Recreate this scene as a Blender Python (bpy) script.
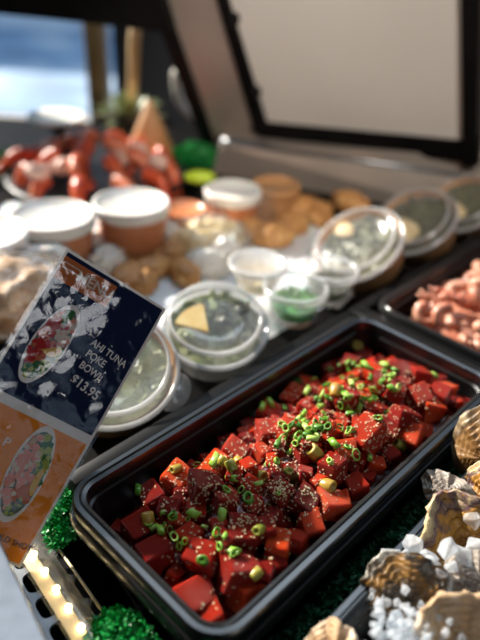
import bpy, bmesh, math, random
from math import sin, cos, pi, radians, sqrt, atan2, exp
from mathutils import Vector, Matrix, noise, Quaternion
from mathutils.bvhtree import BVHTree

for o in list(bpy.data.objects): bpy.data.objects.remove(o)
sc = bpy.context.scene
C = sc.collection
R = random.Random(7)

# ---------------------------------------------------------------- camera, world, lights, exposure
FOC = 633.0
PITCH, ROLL = radians(32.8), radians(3.27)
CAM = Vector((0, 0, 0.48))
_fw = Vector((0, cos(PITCH), -sin(PITCH))); _r0 = Vector((1, 0, 0)); _u0 = _r0.cross(_fw)
_rt = _r0*cos(ROLL) + _u0*sin(ROLL); _up = -_r0*sin(ROLL) + _u0*cos(ROLL)
cd = bpy.data.cameras.new('camera'); co = bpy.data.objects.new('camera', cd); C.objects.link(co)
M3 = Matrix((_rt, _up, -_fw)).transposed()
co.matrix_world = Matrix.Translation(CAM) @ M3.to_4x4()
cd.sensor_fit = 'VERTICAL'; cd.sensor_height = 36; cd.lens = FOC/640*36
cd.clip_start = 0.01
cd.dof.use_dof = True; cd.dof.focus_distance = 0.505; cd.dof.aperture_fstop = 2.5
sc.camera = co

w = bpy.data.worlds.new('world'); sc.world = w; w.use_nodes = True
bg = w.node_tree.nodes['Background']; bg.inputs[0].default_value = (0.58, 0.78, 1.0, 1); bg.inputs[1].default_value = 1.0

sun = bpy.data.lights.new('sun', 'SUN'); so = bpy.data.objects.new('sun', sun); C.objects.link(so)
sun.energy = 12; sun.angle = radians(1.2); sun.color = (1, 0.93, 0.82)
SUNDIR = Vector((-0.68, 0.50, 0.52)).normalized()      # towards the sun
so.rotation_euler = SUNDIR.to_track_quat('Z', 'Y').to_euler(); so.location = SUNDIR*3

ar = bpy.data.lights.new('card_glare_light', 'AREA'); ao = bpy.data.objects.new('card_glare_light', ar); C.objects.link(ao)  # added unseen light: glare on the card film, fill on the pans
ar.shape = 'RECTANGLE'; ar.size = 0.5; ar.size_y = 0.35; ar.energy = 3.8; ar.color = (0.92, 0.95, 1.0)
ao.location = (0.75, -0.9, 1.15)
ao.rotation_euler = (Vector((-0.05, 0.5, 0.15)) - ao.location).to_track_quat('-Z', 'Y').to_euler()

a2 = bpy.data.lights.new('rim_highlight_light', 'AREA'); o2 = bpy.data.objects.new('rim_highlight_light', a2); C.objects.link(o2)  # added unseen light for bluish highlights on the pan rims
a2.shape = 'RECTANGLE'; a2.size = 1.5; a2.size_y = 0.75; a2.energy = 17; a2.color = (0.80, 0.90, 1.0)
o2.location = (0.1, 2.0, 2.62); o2.rotation_euler = (Vector((0.0, 0.3, 0.1)) - o2.location).to_track_quat('-Z', 'Y').to_euler()
sl = bpy.data.lights.new('panel_fill_spot', 'SPOT'); sb_ = bpy.data.objects.new('panel_fill_spot', sl); C.objects.link(sb_)  # added unseen spot that brightens the white lid panel
sl.energy = 135; sl.spot_size = radians(26); sl.spot_blend = 0.8; sl.shadow_soft_size = 0.06; sl.color = (1, 0.90, 0.78)
sb_.location = (0.3, -0.6, 1.5); sb_.rotation_euler = (Vector((0.16, 1.03, 0.34)) - sb_.location).to_track_quat('-Z', 'Y').to_euler()

sc.view_settings.view_transform = 'Standard'; sc.view_settings.look = 'None'
sc.view_settings.exposure = 0.0; sc.view_settings.gamma = 1.0; sc.view_settings.use_curve_mapping = False

# ---------------------------------------------------------------- helpers
def ray(x, y): return _fw + _rt*((x-240)/FOC) + _up*((320-y)/FOC)
def at(x, y, z):
    d = ray(x, y); return CAM + d*((z-CAM.z)/d.z)
def on_plane(x, y, p, n):
    d = ray(x, y); return CAM + d*(n.dot(p-CAM)/n.dot(d))

def tag(o, label=None, cat=None, group=None, kind=None):
    if label: o['label'] = label
    if cat: o['category'] = cat
    if group: o['group'] = group
    if kind: o['kind'] = kind
    return o
def thing(name, label, cat, loc=(0, 0, 0), rot=None, group=None):
    o = bpy.data.objects.new(name, None); C.objects.link(o); o.location = loc
    o.empty_display_size = 0.02
    if rot is not None: o.rotation_euler = rot
    return tag(o, label, cat, group)
def link(name, me, mat=None, parent=None, smooth=True):
    o = bpy.data.objects.new(name, me); C.objects.link(o)
    if mat is not None and not me.materials: me.materials.append(mat)
    if parent is not None: o.parent = parent
    return o
def tomesh(name, bm, smooth=True, sharp=0):
    bmesh.ops.recalc_face_normals(bm, faces=bm.faces)
    me = bpy.data.meshes.new(name); bm.to_mesh(me); bm.free()
    for p in me.polygons: p.use_smooth = smooth
    if smooth and sharp: me.set_sharp_from_angle(angle=radians(sharp))
    return me
def obj(name, bm, mat, parent=None, smooth=True, sharp=0):
    return link(name, tomesh(name, bm, smooth, sharp), mat, parent)
def dup(o, parent=None):
    c = o.copy(); C.objects.link(c)
    if parent is not None: c.parent = parent
    for ch in list(o.children): dup(ch, c)
    return c

def add_box(bm, a, b, bev=0.0, mat4=None):
    m = Matrix.Translation((Vector(a)+Vector(b))/2) @ Matrix.Diagonal((b[0]-a[0], b[1]-a[1], b[2]-a[2], 1))
    if mat4 is not None: m = mat4 @ m
    r = bmesh.ops.create_cube(bm, size=1, matrix=m)
    if bev:
        es = list({e for v in r['verts'] for e in v.link_edges})
        bmesh.ops.bevel(bm, geom=es, offset=bev, segments=2, affect='EDGES', profile=0.5)
def add_lathe(bm, prof, n=40, mat4=Matrix.Identity(4), wob=None, close=False):
    rings = []
    for (r, z) in prof:
        if r < 1e-6: rings.append([bm.verts.new(mat4 @ Vector((0, 0, z)))])
        else:
            rings.append([bm.verts.new(mat4 @ Vector((r*cos(2*pi*k/n), r*sin(2*pi*k/n), z + (wob(r, 2*pi*k/n) if wob else 0)))) for k in range(n)])
    prs = list(zip(rings, rings[1:])) + ([(rings[-1], rings[0])] if close else [])
    for A, B in prs:
        for k in range(n):
            k2 = (k+1) % n
            if len(A) == 1 and len(B) == 1: continue
            if len(A) == 1: bm.faces.new((A[0], B[k], B[k2]))
            elif len(B) == 1: bm.faces.new((A[k], A[k2], B[0]))
            else: bm.faces.new((A[k], A[k2], B[k2], B[k]))
def add_tube(bm, pts, rad, n=8, cap=True):
    pts = [Vector(p) for p in pts]; rings = []
    rads = rad if isinstance(rad, (list, tuple)) else [rad]*len(pts)
    t = (pts[1]-pts[0]).normalized()
    a = t.orthogonal().normalized()
    for i, p in enumerate(pts):
        t = (pts[min(i+1, len(pts)-1)] - pts[max(i-1, 0)]).normalized()
        a = (a - t*a.dot(t)).normalized(); b = t.cross(a)
        rings.append([bm.verts.new(p + (a*cos(2*pi*k/n) + b*sin(2*pi*k/n))*rads[i]) for k in range(n)])
    for A, B in zip(rings, rings[1:]):
        for k in range(n): bm.faces.new((A[k], A[(k+1) % n], B[(k+1) % n], B[k]))
    if cap:
        bm.faces.new(rings[0][::-1]); bm.faces.new(rings[-1])
def add_prism(bm, poly, vec):
    """closed slab: polygon (list of Vectors) pushed along vec"""
    lo = [bm.verts.new(p) for p in poly]; hi = [bm.verts.new(Vector(p)+vec) for p in poly]
    bm.faces.new(lo[::-1]); bm.faces.new(hi); n = len(poly)
    for k in range(n): bm.faces.new((lo[k], lo[(k+1) % n], hi[(k+1) % n], hi[k]))
def add_blob(bm, c, s, sub=2, amp=0.2, freq=1.0, seed=0, rot=None):
    r = bmesh.ops.create_icosphere(bm, subdivisions=sub, radius=1)
    for v in r['verts']:
        d = v.co.copy(); f = 1 + amp*noise.noise(d*freq*1.7 + Vector((seed*3.1, seed*1.7, seed*0.9)))
        p = Vector((d.x*s[0], d.y*s[1], d.z*s[2]))*f
        if rot is not None: p.rotate(rot)
        v.co = p + Vector(c)
def rounded_rect(L, W, r, seg=6):
    out = []
    for cx, cy, a0 in ((L/2-r, W/2-r, 0), (-L/2+r, W/2-r, 90), (-L/2+r, -W/2+r, 180), (L/2-r, -W/2+r, 270)):
        for k in range(seg+1):
            a = radians(a0 + 90*k/seg); out.append((cx + r*cos(a), cy + r*sin(a)))
    return out
def rand_rot(rng): return Quaternion(Vector((rng.gauss(0, 1), rng.gauss(0, 1), rng.gauss(0, 1))).normalized(), rng.uniform(0, 2*pi))

# ---------------------------------------------------------------- materials
def mat(name, col=(0.5, 0.5, 0.5), rough=0.5, metal=0.0, **kw):
    m = bpy.data.materials.new(name); m.use_nodes = True
    p = m.node_tree.nodes['Principled BSDF']
    p.inputs['Base Color'].default_value = (*col, 1); p.inputs['Roughness'].default_value = rough; p.inputs['Metallic'].default_value = metal
    for k, v in kw.items():
        k = k.replace('_', ' ')
        p.inputs[k].default_value = (*v, 1) if isinstance(v, tuple) and len(v) == 3 and 'Radius' not in k else v
    return m
def nodes(m): return m.node_tree.nodes, m.node_tree.links, m.node_tree.nodes['Principled BSDF']
def ramp(N, stops):
    r = N.new('ShaderNodeValToRGB'); e = r.color_ramp.elements
    while len(e) < len(stops): e.new(0.5)
    for q, (p, c) in zip(e, stops): q.position = p; q.color = (*c, 1)
    return r
def noisy(m, stops, scale=20, detail=4, bump=0.0, bscale=None, dist=0.002, coord='Object', rnd=0.0):
    N, L, p = nodes(m)
    tc = N.new('ShaderNodeTexCoord'); nz = N.new('ShaderNodeTexNoise'); nz.inputs['Scale'].default_value = scale; nz.inputs['Detail'].default_value = detail
    L.new(tc.outputs[coord], nz.inputs['Vector'])
    r = ramp(N, stops)
    fac = nz.outputs['Fac']
    if rnd:
        oi = N.new('ShaderNodeObjectInfo'); ma = N.new('ShaderNodeMath'); ma.operation = 'MULTIPLY_ADD'
        L.new(oi.outputs['Random'], ma.inputs[0]); ma.inputs[1].default_value = rnd
        sb = N.new('ShaderNodeMath'); sb.operation = 'SUBTRACT'; L.new(nz.outputs['Fac'], sb.inputs[0]); sb.inputs[1].default_value = rnd/2
        L.new(sb.outputs[0], ma.inputs[2]); fac = ma.outputs[0]
    L.new(fac, r.inputs['Fac']); L.new(r.outputs['Color'], p.inputs['Base Color'])
    if bump:
        n2 = N.new('ShaderNodeTexNoise'); n2.inputs['Scale'].default_value = bscale or scale*2; n2.inputs['Detail'].default_value = 3
        L.new(tc.outputs[coord], n2.inputs['Vector'])
        b = N.new('ShaderNodeBump'); b.inputs['Strength'].default_value = bump; b.inputs['Distance'].default_value = dist
        L.new(n2.outputs['Fac'], b.inputs['Height']); L.new(b.outputs['Normal'], p.inputs['Normal'])
    return m
def clear(name, tint=(1, 1, 1), gloss=0.12, rough=0.08, haze=0.0, hazecol=(0.9, 0.9, 0.9), bump=0.0, bscale=60):
    """thin clear plastic: see-through with a fresnel sheen and some milky scatter"""
    m = bpy.data.materials.new(name); m.use_nodes = True; N, L = m.node_tree.nodes, m.node_tree.links
    N.remove(N['Principled BSDF']); out = N['Material Output']
    t = N.new('ShaderNodeBsdfTransparent'); t.inputs[0].default_value = (*tint, 1)
    g = N.new('ShaderNodeBsdfGlossy'); g.inputs['Roughness'].default_value = rough
    lw = N.new('ShaderNodeLayerWeight'); lw.inputs[0].default_value = 0.5
    pw = N.new('ShaderNodeMath'); pw.operation = 'POWER'; L.new(lw.outputs['Facing'], pw.inputs[0]); pw.inputs[1].default_value = 4.0
    mr = N.new('ShaderNodeMath'); mr.operation = 'MULTIPLY_ADD'; L.new(pw.outputs[0], mr.inputs[0]); mr.inputs[1].default_value = 0.75; mr.inputs[2].default_value = gloss
    mx = N.new('ShaderNodeMixShader'); L.new(mr.outputs[0], mx.inputs[0]); L.new(t.outputs[0], mx.inputs[1]); L.new(g.outputs[0], mx.inputs[2])
    last = mx
    if haze:
        d = N.new('ShaderNodeBsdfDiffuse'); d.inputs[0].default_value = (*hazecol, 1)
        tr = N.new('ShaderNodeBsdfTranslucent'); tr.inputs[0].default_value = (*hazecol, 1)
        dt = N.new('ShaderNodeMixShader'); dt.inputs[0].default_value = 0.5; L.new(d.outputs[0], dt.inputs[1]); L.new(tr.outputs[0], dt.inputs[2])
        m2 = N.new('ShaderNodeMixShader'); m2.inputs[0].default_value = haze; L.new(mx.outputs[0], m2.inputs[1]); L.new(dt.outputs[0], m2.inputs[2]); last = m2
    if bump:
        tc = N.new('ShaderNodeTexCoord'); nz = N.new('ShaderNodeTexNoise'); nz.inputs['Scale'].default_value = bscale
        L.new(tc.outputs['Object'], nz.inputs['Vector']); b = N.new('ShaderNodeBump'); b.inputs['Strength'].default_value = bump; b.inputs['Distance'].default_value = 0.001
        L.new(nz.outputs['Fac'], b.inputs['Height']); L.new(b.outputs['Normal'], g.inputs['Normal'])
    L.new(last.outputs[0], out.inputs['Surface'])
    return m
def emit(name, col, s):
    m = mat(name, col, 0.4); p = m.node_tree.nodes['Principled BSDF']
    p.inputs['Emission Color'].default_value = (*col, 1); p.inputs['Emission Strength'].default_value = s
    return m

M = {}
M['pan'] = noisy(mat('black_pan_plastic', (0.012, 0.013, 0.015), 0.28, Specular_IOR_Level=0.95), [(0.3, (0.003, 0.0035, 0.004)), (0.8, (0.006, 0.0065, 0.007))], 30, bump=0.06, bscale=220, dist=0.0005)
M['deck'] = noisy(mat('deck_black', rough=0.5, Specular_IOR_Level=0.06), [(0.3, (0.003, 0.003, 0.003)), (0.8, (0.006, 0.0055, 0.0055))], 25, bump=0.1, bscale=90)
M['frame'] = noisy(mat('frame_black', rough=0.4, Specular_IOR_Level=0.10), [(0.3, (0.004, 0.004, 0.0045)), (0.8, (0.008, 0.0075, 0.0075))], 18, bump=0.08)
M['strut'] = noisy(mat('strut_grey', rough=0.35, metal=0.4), [(0.2, (0.36, 0.31, 0.27)), (0.8, (0.50, 0.44, 0.39))], 6, bump=0.05)
M['panel'] = noisy(mat('panel_white', rough=0.45), [(0.3, (0.72, 0.69, 0.64)), (0.8, (0.80, 0.77, 0.72))], 3, bump=0.03)
M['steel'] = noisy(mat('rail_steel', rough=0.38, metal=0.85), [(0.3, (0.17, 0.18, 0.195)), (0.8, (0.26, 0.27, 0.285))], 60, bump=0.15, bscale=300, dist=0.0004)
M['grille'] = noisy(mat('grille_metal', rough=0.45, metal=0.3), [(0.3, (0.30, 0.26, 0.23)), (0.8, (0.40, 0.36, 0.32))], 20, bump=0.05)
M['tuna'] = noisy(mat('raw_tuna', rough=0.10, Specular_IOR_Level=0.28, Subsurface_Weight=0.6, Subsurface_Scale=0.010, Subsurface_Radius=(1.0, 0.10, 0.03)),
                  [(0.15, (0.11, 0.006, 0.005)), (0.46, (0.27, 0.013, 0.007)), (0.72, (0.48, 0.032, 0.008)), (0.9, (0.66, 0.095, 0.012))], 70, 5, bump=0.7, bscale=230, dist=0.0013, rnd=0.6)
M['marinade'] = noisy(mat('marinade', rough=0.14, Subsurface_Weight=0.2, Subsurface_Scale=0.004, Subsurface_Radius=(1.0, 0.2, 0.1), Coat_Weight=0.5),
                  [(0.3, (0.06, 0.006, 0.006)), (0.55, (0.17, 0.014, 0.010)), (0.75, (0.26, 0.04, 0.018))], 110, 5, bump=0.5, bscale=180, dist=0.002)
M['scal'] = noisy(mat('scallion_green', rough=0.3, Subsurface_Weight=0.25, Subsurface_Scale=0.003, Subsurface_Radius=(0.5, 1, 0.2)),
                  [(0.12, (0.02, 0.085, 0.008)), (0.38, (0.10, 0.27, 0.018)), (0.6, (0.26, 0.44, 0.04)), (0.88, (0.54, 0.62, 0.20))], 90, bump=0.1, rnd=0.6)
M['stalk'] = noisy(mat('scallion_stalk', rough=0.28, Subsurface_Weight=0.3, Subsurface_Scale=0.004, Subsurface_Radius=(1, .9, .3)),
                  [(0.2, (0.17, 0.20, 0.02)), (0.55, (0.32, 0.28, 0.04)), (0.85, (0.44, 0.20, 0.035))], 60, bump=0.1, rnd=0.6)
M['sesame'] = noisy(mat('sesame', rough=0.4), [(0.3, (0.48, 0.29, 0.13)), (0.8, (0.70, 0.52, 0.31))], 80, rnd=0.5)
M['shrimp'] = noisy(mat('pink_shrimp', rough=0.3, Subsurface_Weight=0.35, Subsurface_Scale=0.006, Subsurface_Radius=(1, .4, .25)), [(0.2, (0.46, 0.13, 0.075)), (0.5, (0.58, 0.25, 0.16)), (0.85, (0.66, 0.40, 0.29))], 70, bump=0.2, bscale=120, rnd=0.4)
M['garn'] = noisy(mat('plastic_leaf_green', rough=0.35, Subsurface_Weight=0.1, Subsurface_Scale=0.003), [(0.2, (0.002, 0.13, 0.02)), (0.8, (0.006, 0.36, 0.06))], 60)
M['matgreen'] = noisy(mat('mat_dark_green', rough=0.6), [(0.2, (0.004, 0.07, 0.03)), (0.8, (0.010, 0.15, 0.06))], 60)
M['kraft'] = noisy(mat('kraft_paper', rough=0.6, Subsurface_Weight=0.25, Subsurface_Scale=0.004, Subsurface_Radius=(1, .5, .2)), [(0.2, (0.40, 0.19, 0.075)), (0.8, (0.52, 0.27, 0.11))], 40, bump=0.08)
M['broth'] = noisy(mat('chowder_tub_orange', rough=0.3, Subsurface_Weight=0.2, Subsurface_Scale=0.006), [(0.2, (0.50, 0.17, 0.07)), (0.8, (0.62, 0.26, 0.12))], 20)
M['whitelid'] = noisy(mat('white_lid_plastic', rough=0.3, Subsurface_Weight=0.2, Subsurface_Scale=0.004), [(0.3, (0.80, 0.76, 0.70)), (0.8, (0.86, 0.84, 0.80))], 12)
M['clear'] = clear('clear_plastic', gloss=0.06, rough=0.12, haze=0.10, bump=0.15)
M['clearer'] = clear('clear_channel', (1, 0.99, 0.96), gloss=0.05, rough=0.1, haze=0.12)
M['milky'] = clear('cloudy_plastic', gloss=0.08, rough=0.2, haze=0.45)
M['kraftlid'] = clear('frosty_lid', gloss=0.08, rough=0.12, haze=0.16, bump=0.2)
M['rimhighlight'] = clear('rim_plastic_highlight', gloss=0.22, rough=0.12, haze=0.48, bump=0.2)  # milky haze paints white highlight rings onto the clear lid rims
M['bag'] = clear('bag_film', gloss=0.08, rough=0.18, haze=0.07, bump=0.6, bscale=50)
M['leaf'] = noisy(mat('salad_leaf', rough=0.4, Subsurface_Weight=0.15, Subsurface_Scale=0.003), [(0.2, (0.05, 0.10, 0.02)), (0.45, (0.19, 0.24, 0.07)), (0.7, (0.46, 0.46, 0.30)), (0.9, (0.66, 0.64, 0.52))], 45)
M['dleaf'] = noisy(mat('seaweed_dark', rough=0.4), [(0.2, (0.04, 0.04, 0.018)), (0.6, (0.10, 0.105, 0.035)), (0.85, (0.22, 0.19, 0.09))], 45)
M['seagreen'] = noisy(mat('seaweed_bright', rough=0.3), [(0.2, (0.02, 0.20, 0.02)), (0.8, (0.10, 0.50, 0.06))], 80)
M['lemon'] = noisy(mat('lemon', rough=0.4, Subsurface_Weight=0.2, Subsurface_Scale=0.004), [(0.3, (0.58, 0.38, 0.10)), (0.8, (0.66, 0.54, 0.28))], 60, bump=0.15)
M['bread'] = noisy(mat('crust', rough=0.55), [(0.2, (0.26, 0.10, 0.03)), (0.5, (0.52, 0.25, 0.08)), (0.85, (0.74, 0.46, 0.20))], 30, bump=0.5, bscale=70, dist=0.003)
M['flaky'] = noisy(mat('flaky_top', rough=0.6), [(0.2, (0.34, 0.17, 0.07)), (0.5, (0.56, 0.36, 0.20)), (0.85, (0.84, 0.74, 0.62))], 45, bump=0.8, bscale=80, dist=0.004)
M['pasta'] = noisy(mat('pasta', rough=0.5), [(0.2, (0.62, 0.42, 0.16)), (0.8, (0.82, 0.70, 0.44))], 40, bump=0.4)
M['lobster'] = noisy(mat('lobster_shell', rough=0.28), [(0.2, (0.42, 0.04, 0.02)), (0.5, (0.66, 0.11, 0.04)), (0.85, (0.78, 0.34, 0.20))], 26, bump=0.2, rnd=0.3)
M['palepink'] = noisy(mat('pale_prawn', rough=0.35), [(0.2, (0.72, 0.40, 0.30)), (0.8, (0.85, 0.66, 0.56))], 30)
M['gold'] = noisy(mat('light_wood', rough=0.5), [(0.3, (0.62, 0.42, 0.18)), (0.8, (0.74, 0.54, 0.28))], 10, bump=0.1)
M['lime'] = noisy(mat('lime_tag', rough=0.4), [(0.3, (0.50, 0.72, 0.03)), (0.8, (0.60, 0.82, 0.06))], 10)
M['ice'] = clear('ice_chunk', (0.96, 0.98, 1.0), gloss=0.10, rough=0.10, haze=0.40, hazecol=(0.88, 0.91, 0.94), bump=0.4, bscale=200)
M['crush'] = noisy(mat('crushed_ice', rough=0.25, Subsurface_Weight=0.4, Subsurface_Scale=0.006), [(0.3, (0.62, 0.66, 0.70)), (0.8, (0.88, 0.91, 0.94))], 120, bump=0.7, bscale=200, dist=0.002)
M['navy'] = mat('print_navy', (0.012, 0.018, 0.050), 0.5, Specular_IOR_Level=0.0)
M['orange'] = noisy(mat('print_orange', rough=0.5, Specular_IOR_Level=0.0), [(0.3, (0.74, 0.22, 0.022)), (0.8, (0.78, 0.25, 0.028))], 30)
M['rust'] = mat('print_rust', (0.46, 0.13, 0.045), 0.5, Specular_IOR_Level=0.0)
M['printwhite'] = mat('print_cream', (0.66, 0.60, 0.55), 0.4)
M['printink'] = mat('print_dark', (0.05, 0.03, 0.02), 0.4)
for k, c in {'p_red': (0.42, 0.03, 0.03), 'p_pink': (0.68, 0.26, 0.20), 'p_green': (0.04, 0.14, 0.04), 'p_lime': (0.34, 0.38, 0.08), 'p_lemon': (0.66, 0.36, 0.05), 'p_grey': (0.12, 0.15, 0.13), 'p_cream': (0.60, 0.48, 0.38), 'p_sauce': (0.50, 0.13, 0.06)}.items(): M[k] = mat('print_'+k[2:], c, 0.5, Specular_IOR_Level=0.0)
M['blackmat'] = noisy(mat('satin_black', rough=0.35), [(0.3, (0.008, 0.008, 0.009)), (0.8, (0.016, 0.016, 0.018))], 20)
M['wall'] = noisy(mat('dark_wall', rough=0.7), [(0.3, (0.020, 0.022, 0.030)), (0.8, (0.045, 0.048, 0.060))], 2)
M['facade'] = noisy(mat('blue_facade', rough=0.6), [(0.3, (0.50, 0.58, 0.68)), (0.8, (0.72, 0.78, 0.84))], 0.8)
M['paving'] = noisy(mat('pale_paving', rough=0.8), [(0.32, (0.13, 0.20, 0.30)), (0.5, (0.20, 0.32, 0.48)), (0.72, (0.50, 0.56, 0.62))], 1.3)
M['glass_b'] = mat('facade_glass', (0.50, 0.66, 0.86), 0.12, 0.95)
M['led'] = emit('led_warm', (1.0, 0.78, 0.42), 22)
M['strip'] = noisy(mat('led_tape', rough=0.35), [(0.3, (0.70, 0.58, 0.36)), (0.8, (0.78, 0.66, 0.44))], 40)

# a lamination film mirroring the added front opening and glare light over the print
def laminate():
    m = bpy.data.materials.new('lamination_film'); m.use_nodes = True; N, L = m.node_tree.nodes, m.node_tree.links
    N.remove(N['Principled BSDF']); out = N['Material Output']
    t = N.new('ShaderNodeBsdfTransparent'); g = N.new('ShaderNodeBsdfGlossy'); g.inputs['Roughness'].default_value = 0.05
    tc = N.new('ShaderNodeTexCoord'); nz = N.new('ShaderNodeTexNoise'); nz.inputs['Scale'].default_value = 260; nz.inputs['Detail'].default_value = 2
    n2 = N.new('ShaderNodeTexNoise'); n2.inputs['Scale'].default_value = 24; n2.inputs['Detail'].default_value = 2
    L.new(tc.outputs['Object'], nz.inputs['Vector']); L.new(tc.outputs['Object'], n2.inputs['Vector'])
    b1 = N.new('ShaderNodeBump'); b1.inputs['Strength'].default_value = 0.28; b1.inputs['Distance'].default_value = 0.0006; L.new(nz.outputs['Fac'], b1.inputs['Height'])
    b2 = N.new('ShaderNodeBump'); b2.inputs['Strength'].default_value = 0.55; b2.inputs['Distance'].default_value = 0.008; L.new(n2.outputs['Fac'], b2.inputs['Height']); L.new(b1.outputs['Normal'], b2.inputs['Normal'])
    L.new(b2.outputs['Normal'], g.inputs['Normal'])
    fr = N.new('ShaderNodeFresnel'); fr.inputs['IOR'].default_value = 1.55; L.new(b2.outputs['Normal'], fr.inputs['Normal'])
    mx = N.new('ShaderNodeMixShader'); L.new(fr.outputs[0], mx.inputs[0]); L.new(t.outputs[0], mx.inputs[1]); L.new(g.outputs[0], mx.inputs[2]); L.new(mx.outputs[0], out.inputs['Surface'])
    return m
M['film'] = laminate()

# oyster shell: bands of brown, purple and tan growing out from the hinge
def shellmat(name, stops, seed):
    m = mat(name, rough=0.42, Specular_IOR_Level=0.4); N, L, p = nodes(m)
    tc = N.new('ShaderNodeTexCoord'); at_ = N.new('ShaderNodeAttribute'); at_.attribute_name = 'grow'
    nz = N.new('ShaderNodeTexNoise'); nz.inputs['Scale'].default_value = 55; nz.inputs['Detail'].default_value = 6
    mp = N.new('ShaderNodeMapping'); mp.inputs['Location'].default_value = (seed, seed*2, 0); L.new(tc.outputs['Object'], mp.inputs['Vector']); L.new(mp.outputs[0], nz.inputs['Vector'])
    ma = N.new('ShaderNodeMath'); ma.operation = 'MULTIPLY_ADD'; L.new(nz.outputs['Fac'], ma.inputs[0]); ma.inputs[1].default_value = 1.25
    s2 = N.new('ShaderNodeMath'); s2.operation = 'MULTIPLY_ADD'; L.new(at_.outputs['Fac'], s2.inputs[0]); s2.inputs[1].default_value = 0.55; s2.inputs[2].default_value = -0.42
    L.new(s2.outputs[0], ma.inputs[2])
    r = ramp(N, stops); L.new(ma.outputs[0], r.inputs['Fac']); L.new(r.outputs[0], p.inputs['Base Color'])
    n3 = N.new('ShaderNodeTexNoise'); n3.inputs['Scale'].default_value = 130; n3.inputs['Detail'].default_value = 5; L.new(tc.outputs['Object'], n3.inputs['Vector'])
    b = N.new('ShaderNodeBump'); b.inputs['Strength'].default_value = 0.7; b.inputs['Distance'].default_value = 0.002; L.new(n3.outputs['Fac'], b.inputs['Height']); L.new(b.outputs[0], p.inputs['Normal'])
    return m
M['shell_tan'] = shellmat('oyster_tan', [(0.15, (0.06, 0.03, 0.012)), (0.35, (0.18, 0.085, 0.025)), (0.55, (0.27, 0.145, 0.05)), (0.72, (0.13, 0.08, 0.04)), (0.9, (0.42, 0.32, 0.19))], 1)
M['shell_amber'] = shellmat('oyster_amber', [(0.12, (0.05, 0.025, 0.03)), (0.32, (0.30, 0.13, 0.02)), (0.55, (0.48, 0.24, 0.04)), (0.68, (0.14, 0.08, 0.09)), (0.88, (0.70, 0.54, 0.28))], 2)
M['shell_dark'] = shellmat('oyster_dark', [(0.15, (0.025, 0.018, 0.014)), (0.38, (0.09, 0.055, 0.025)), (0.52, (0.26, 0.13, 0.03)), (0.66, (0.05, 0.038, 0.028)), (0.9, (0.60, 0.55, 0.46))], 3)
M['shell_pale'] = shellmat('oyster_pale', [(0.15, (0.20, 0.11, 0.05)), (0.4, (0.42, 0.25, 0.12)), (0.7, (0.56, 0.38, 0.22)), (0.9, (0.72, 0.58, 0.44))], 4)
M['shell_grey'] = shellmat('oyster_grey', [(0.15, (0.05, 0.045, 0.04)), (0.45, (0.16, 0.13, 0.11)), (0.8, (0.34, 0.29, 0.24))], 5)

# ---------------------------------------------------------------- frame of reference of the pans
ANG = radians(47.3)
U = Vector((cos(ANG), sin(ANG), 0)); V = Vector((sin(ANG), -cos(ANG), 0)); Z = Vector((0, 0, 1))
NL = Vector((-0.1199, 0.3370, 0.0)) - 0.011*Vector((cos(ANG), sin(ANG), 0)) - 0.002*Vector((sin(ANG), -cos(ANG), 0)); RIM = 0.10
PL, PW = 0.394, 0.171
def tr(s, t, z=0.0): return NL + U*s + V*t + Z*z
ROTZ = Matrix.Rotation(ANG, 4, 'Z')     # local x along U, local y = -V

# ---------------------------------------------------------------- THE SETTING
bm = bmesh.new(); add_box(bm, (-6, 1.9, -1.0), (6, 14, -0.95)); tag(obj('trim_1', bm, M['paving']), kind='structure')        # pavement outside
bm = bmesh.new(); add_box(bm, (-3, -2.5, -0.95), (3, 1.9, -0.9)); tag(obj('floor', bm, M['wall']), kind='structure')
# back wall with a window opening at the left
wy = 1.9
bm = bmesh.new()
add_box(bm, (-0.40, wy, -0.9), (3, wy+0.12, 1.15)); add_box(bm, (-3, wy, -0.9), (-0.40, wy+0.12, -0.15))
tag(obj('wall_back', bm, M['wall'], smooth=False), kind='structure')
bm = bmesh.new(); add_box(bm, (-3, -2.5, 2.7), (3, 1.15, 2.8)); tag(obj('ceiling', bm, M['wall'], smooth=False), kind='structure')
bm = bmesh.new(); add_box(bm, (2.6, -2.5, -0.9), (2.7, wy, 2.7)); tag(obj('wall_right', bm, M['wall'], smooth=False), kind='structure')
bm = bmesh.new(); add_box(bm, (-3.1, -2.5, -0.9), (-3, wy, 2.7)); tag(obj('wall_left', bm, M['wall'], smooth=False), kind='structure')
bm = bmesh.new(); add_box(bm, (-3, -2.6, -0.9), (1.35, -2.5, 2.7)); add_box(bm, (1.35, -2.6, -0.9), (2.6, -2.5, 0.55)); add_box(bm, (1.35, -2.6, 1.75), (2.6, -2.5, 2.7)); add_box(bm, (2.35, -2.6, 0.55), (2.6, -2.5, 1.75)); add_box(bm, (1.82, -2.6, 0.55), (1.88, -2.5, 1.75))  # unseen opening added so the card film reflects sky
tag(obj('wall_front', bm, M['wall'], smooth=False), kind='structure')
win = tag(bpy.data.objects.new('window_1', None), kind='structure'); C.objects.link(win); win.location = (-1.4, wy, 0)
bm = bmesh.new(); add_box(bm, (-1.58, -0.02, -0.15), (1.0, 0.12, -0.10), 0.004); obj('window_sill', bm, M['gold'], win)
bm = bmesh.new(); add_box(bm, (0.925, -0.03, -0.10), (0.975, 0.06, 2.2), 0.004); obj('window_frame', bm, M['gold'], win)
bm = bmesh.new(); add_box(bm, (-1.58, 0.055, -0.10), (0.925, 0.061, 2.2)); obj('window_pane', bm, clear('window_glass', gloss=0.02, rough=0.02), win, False)
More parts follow.
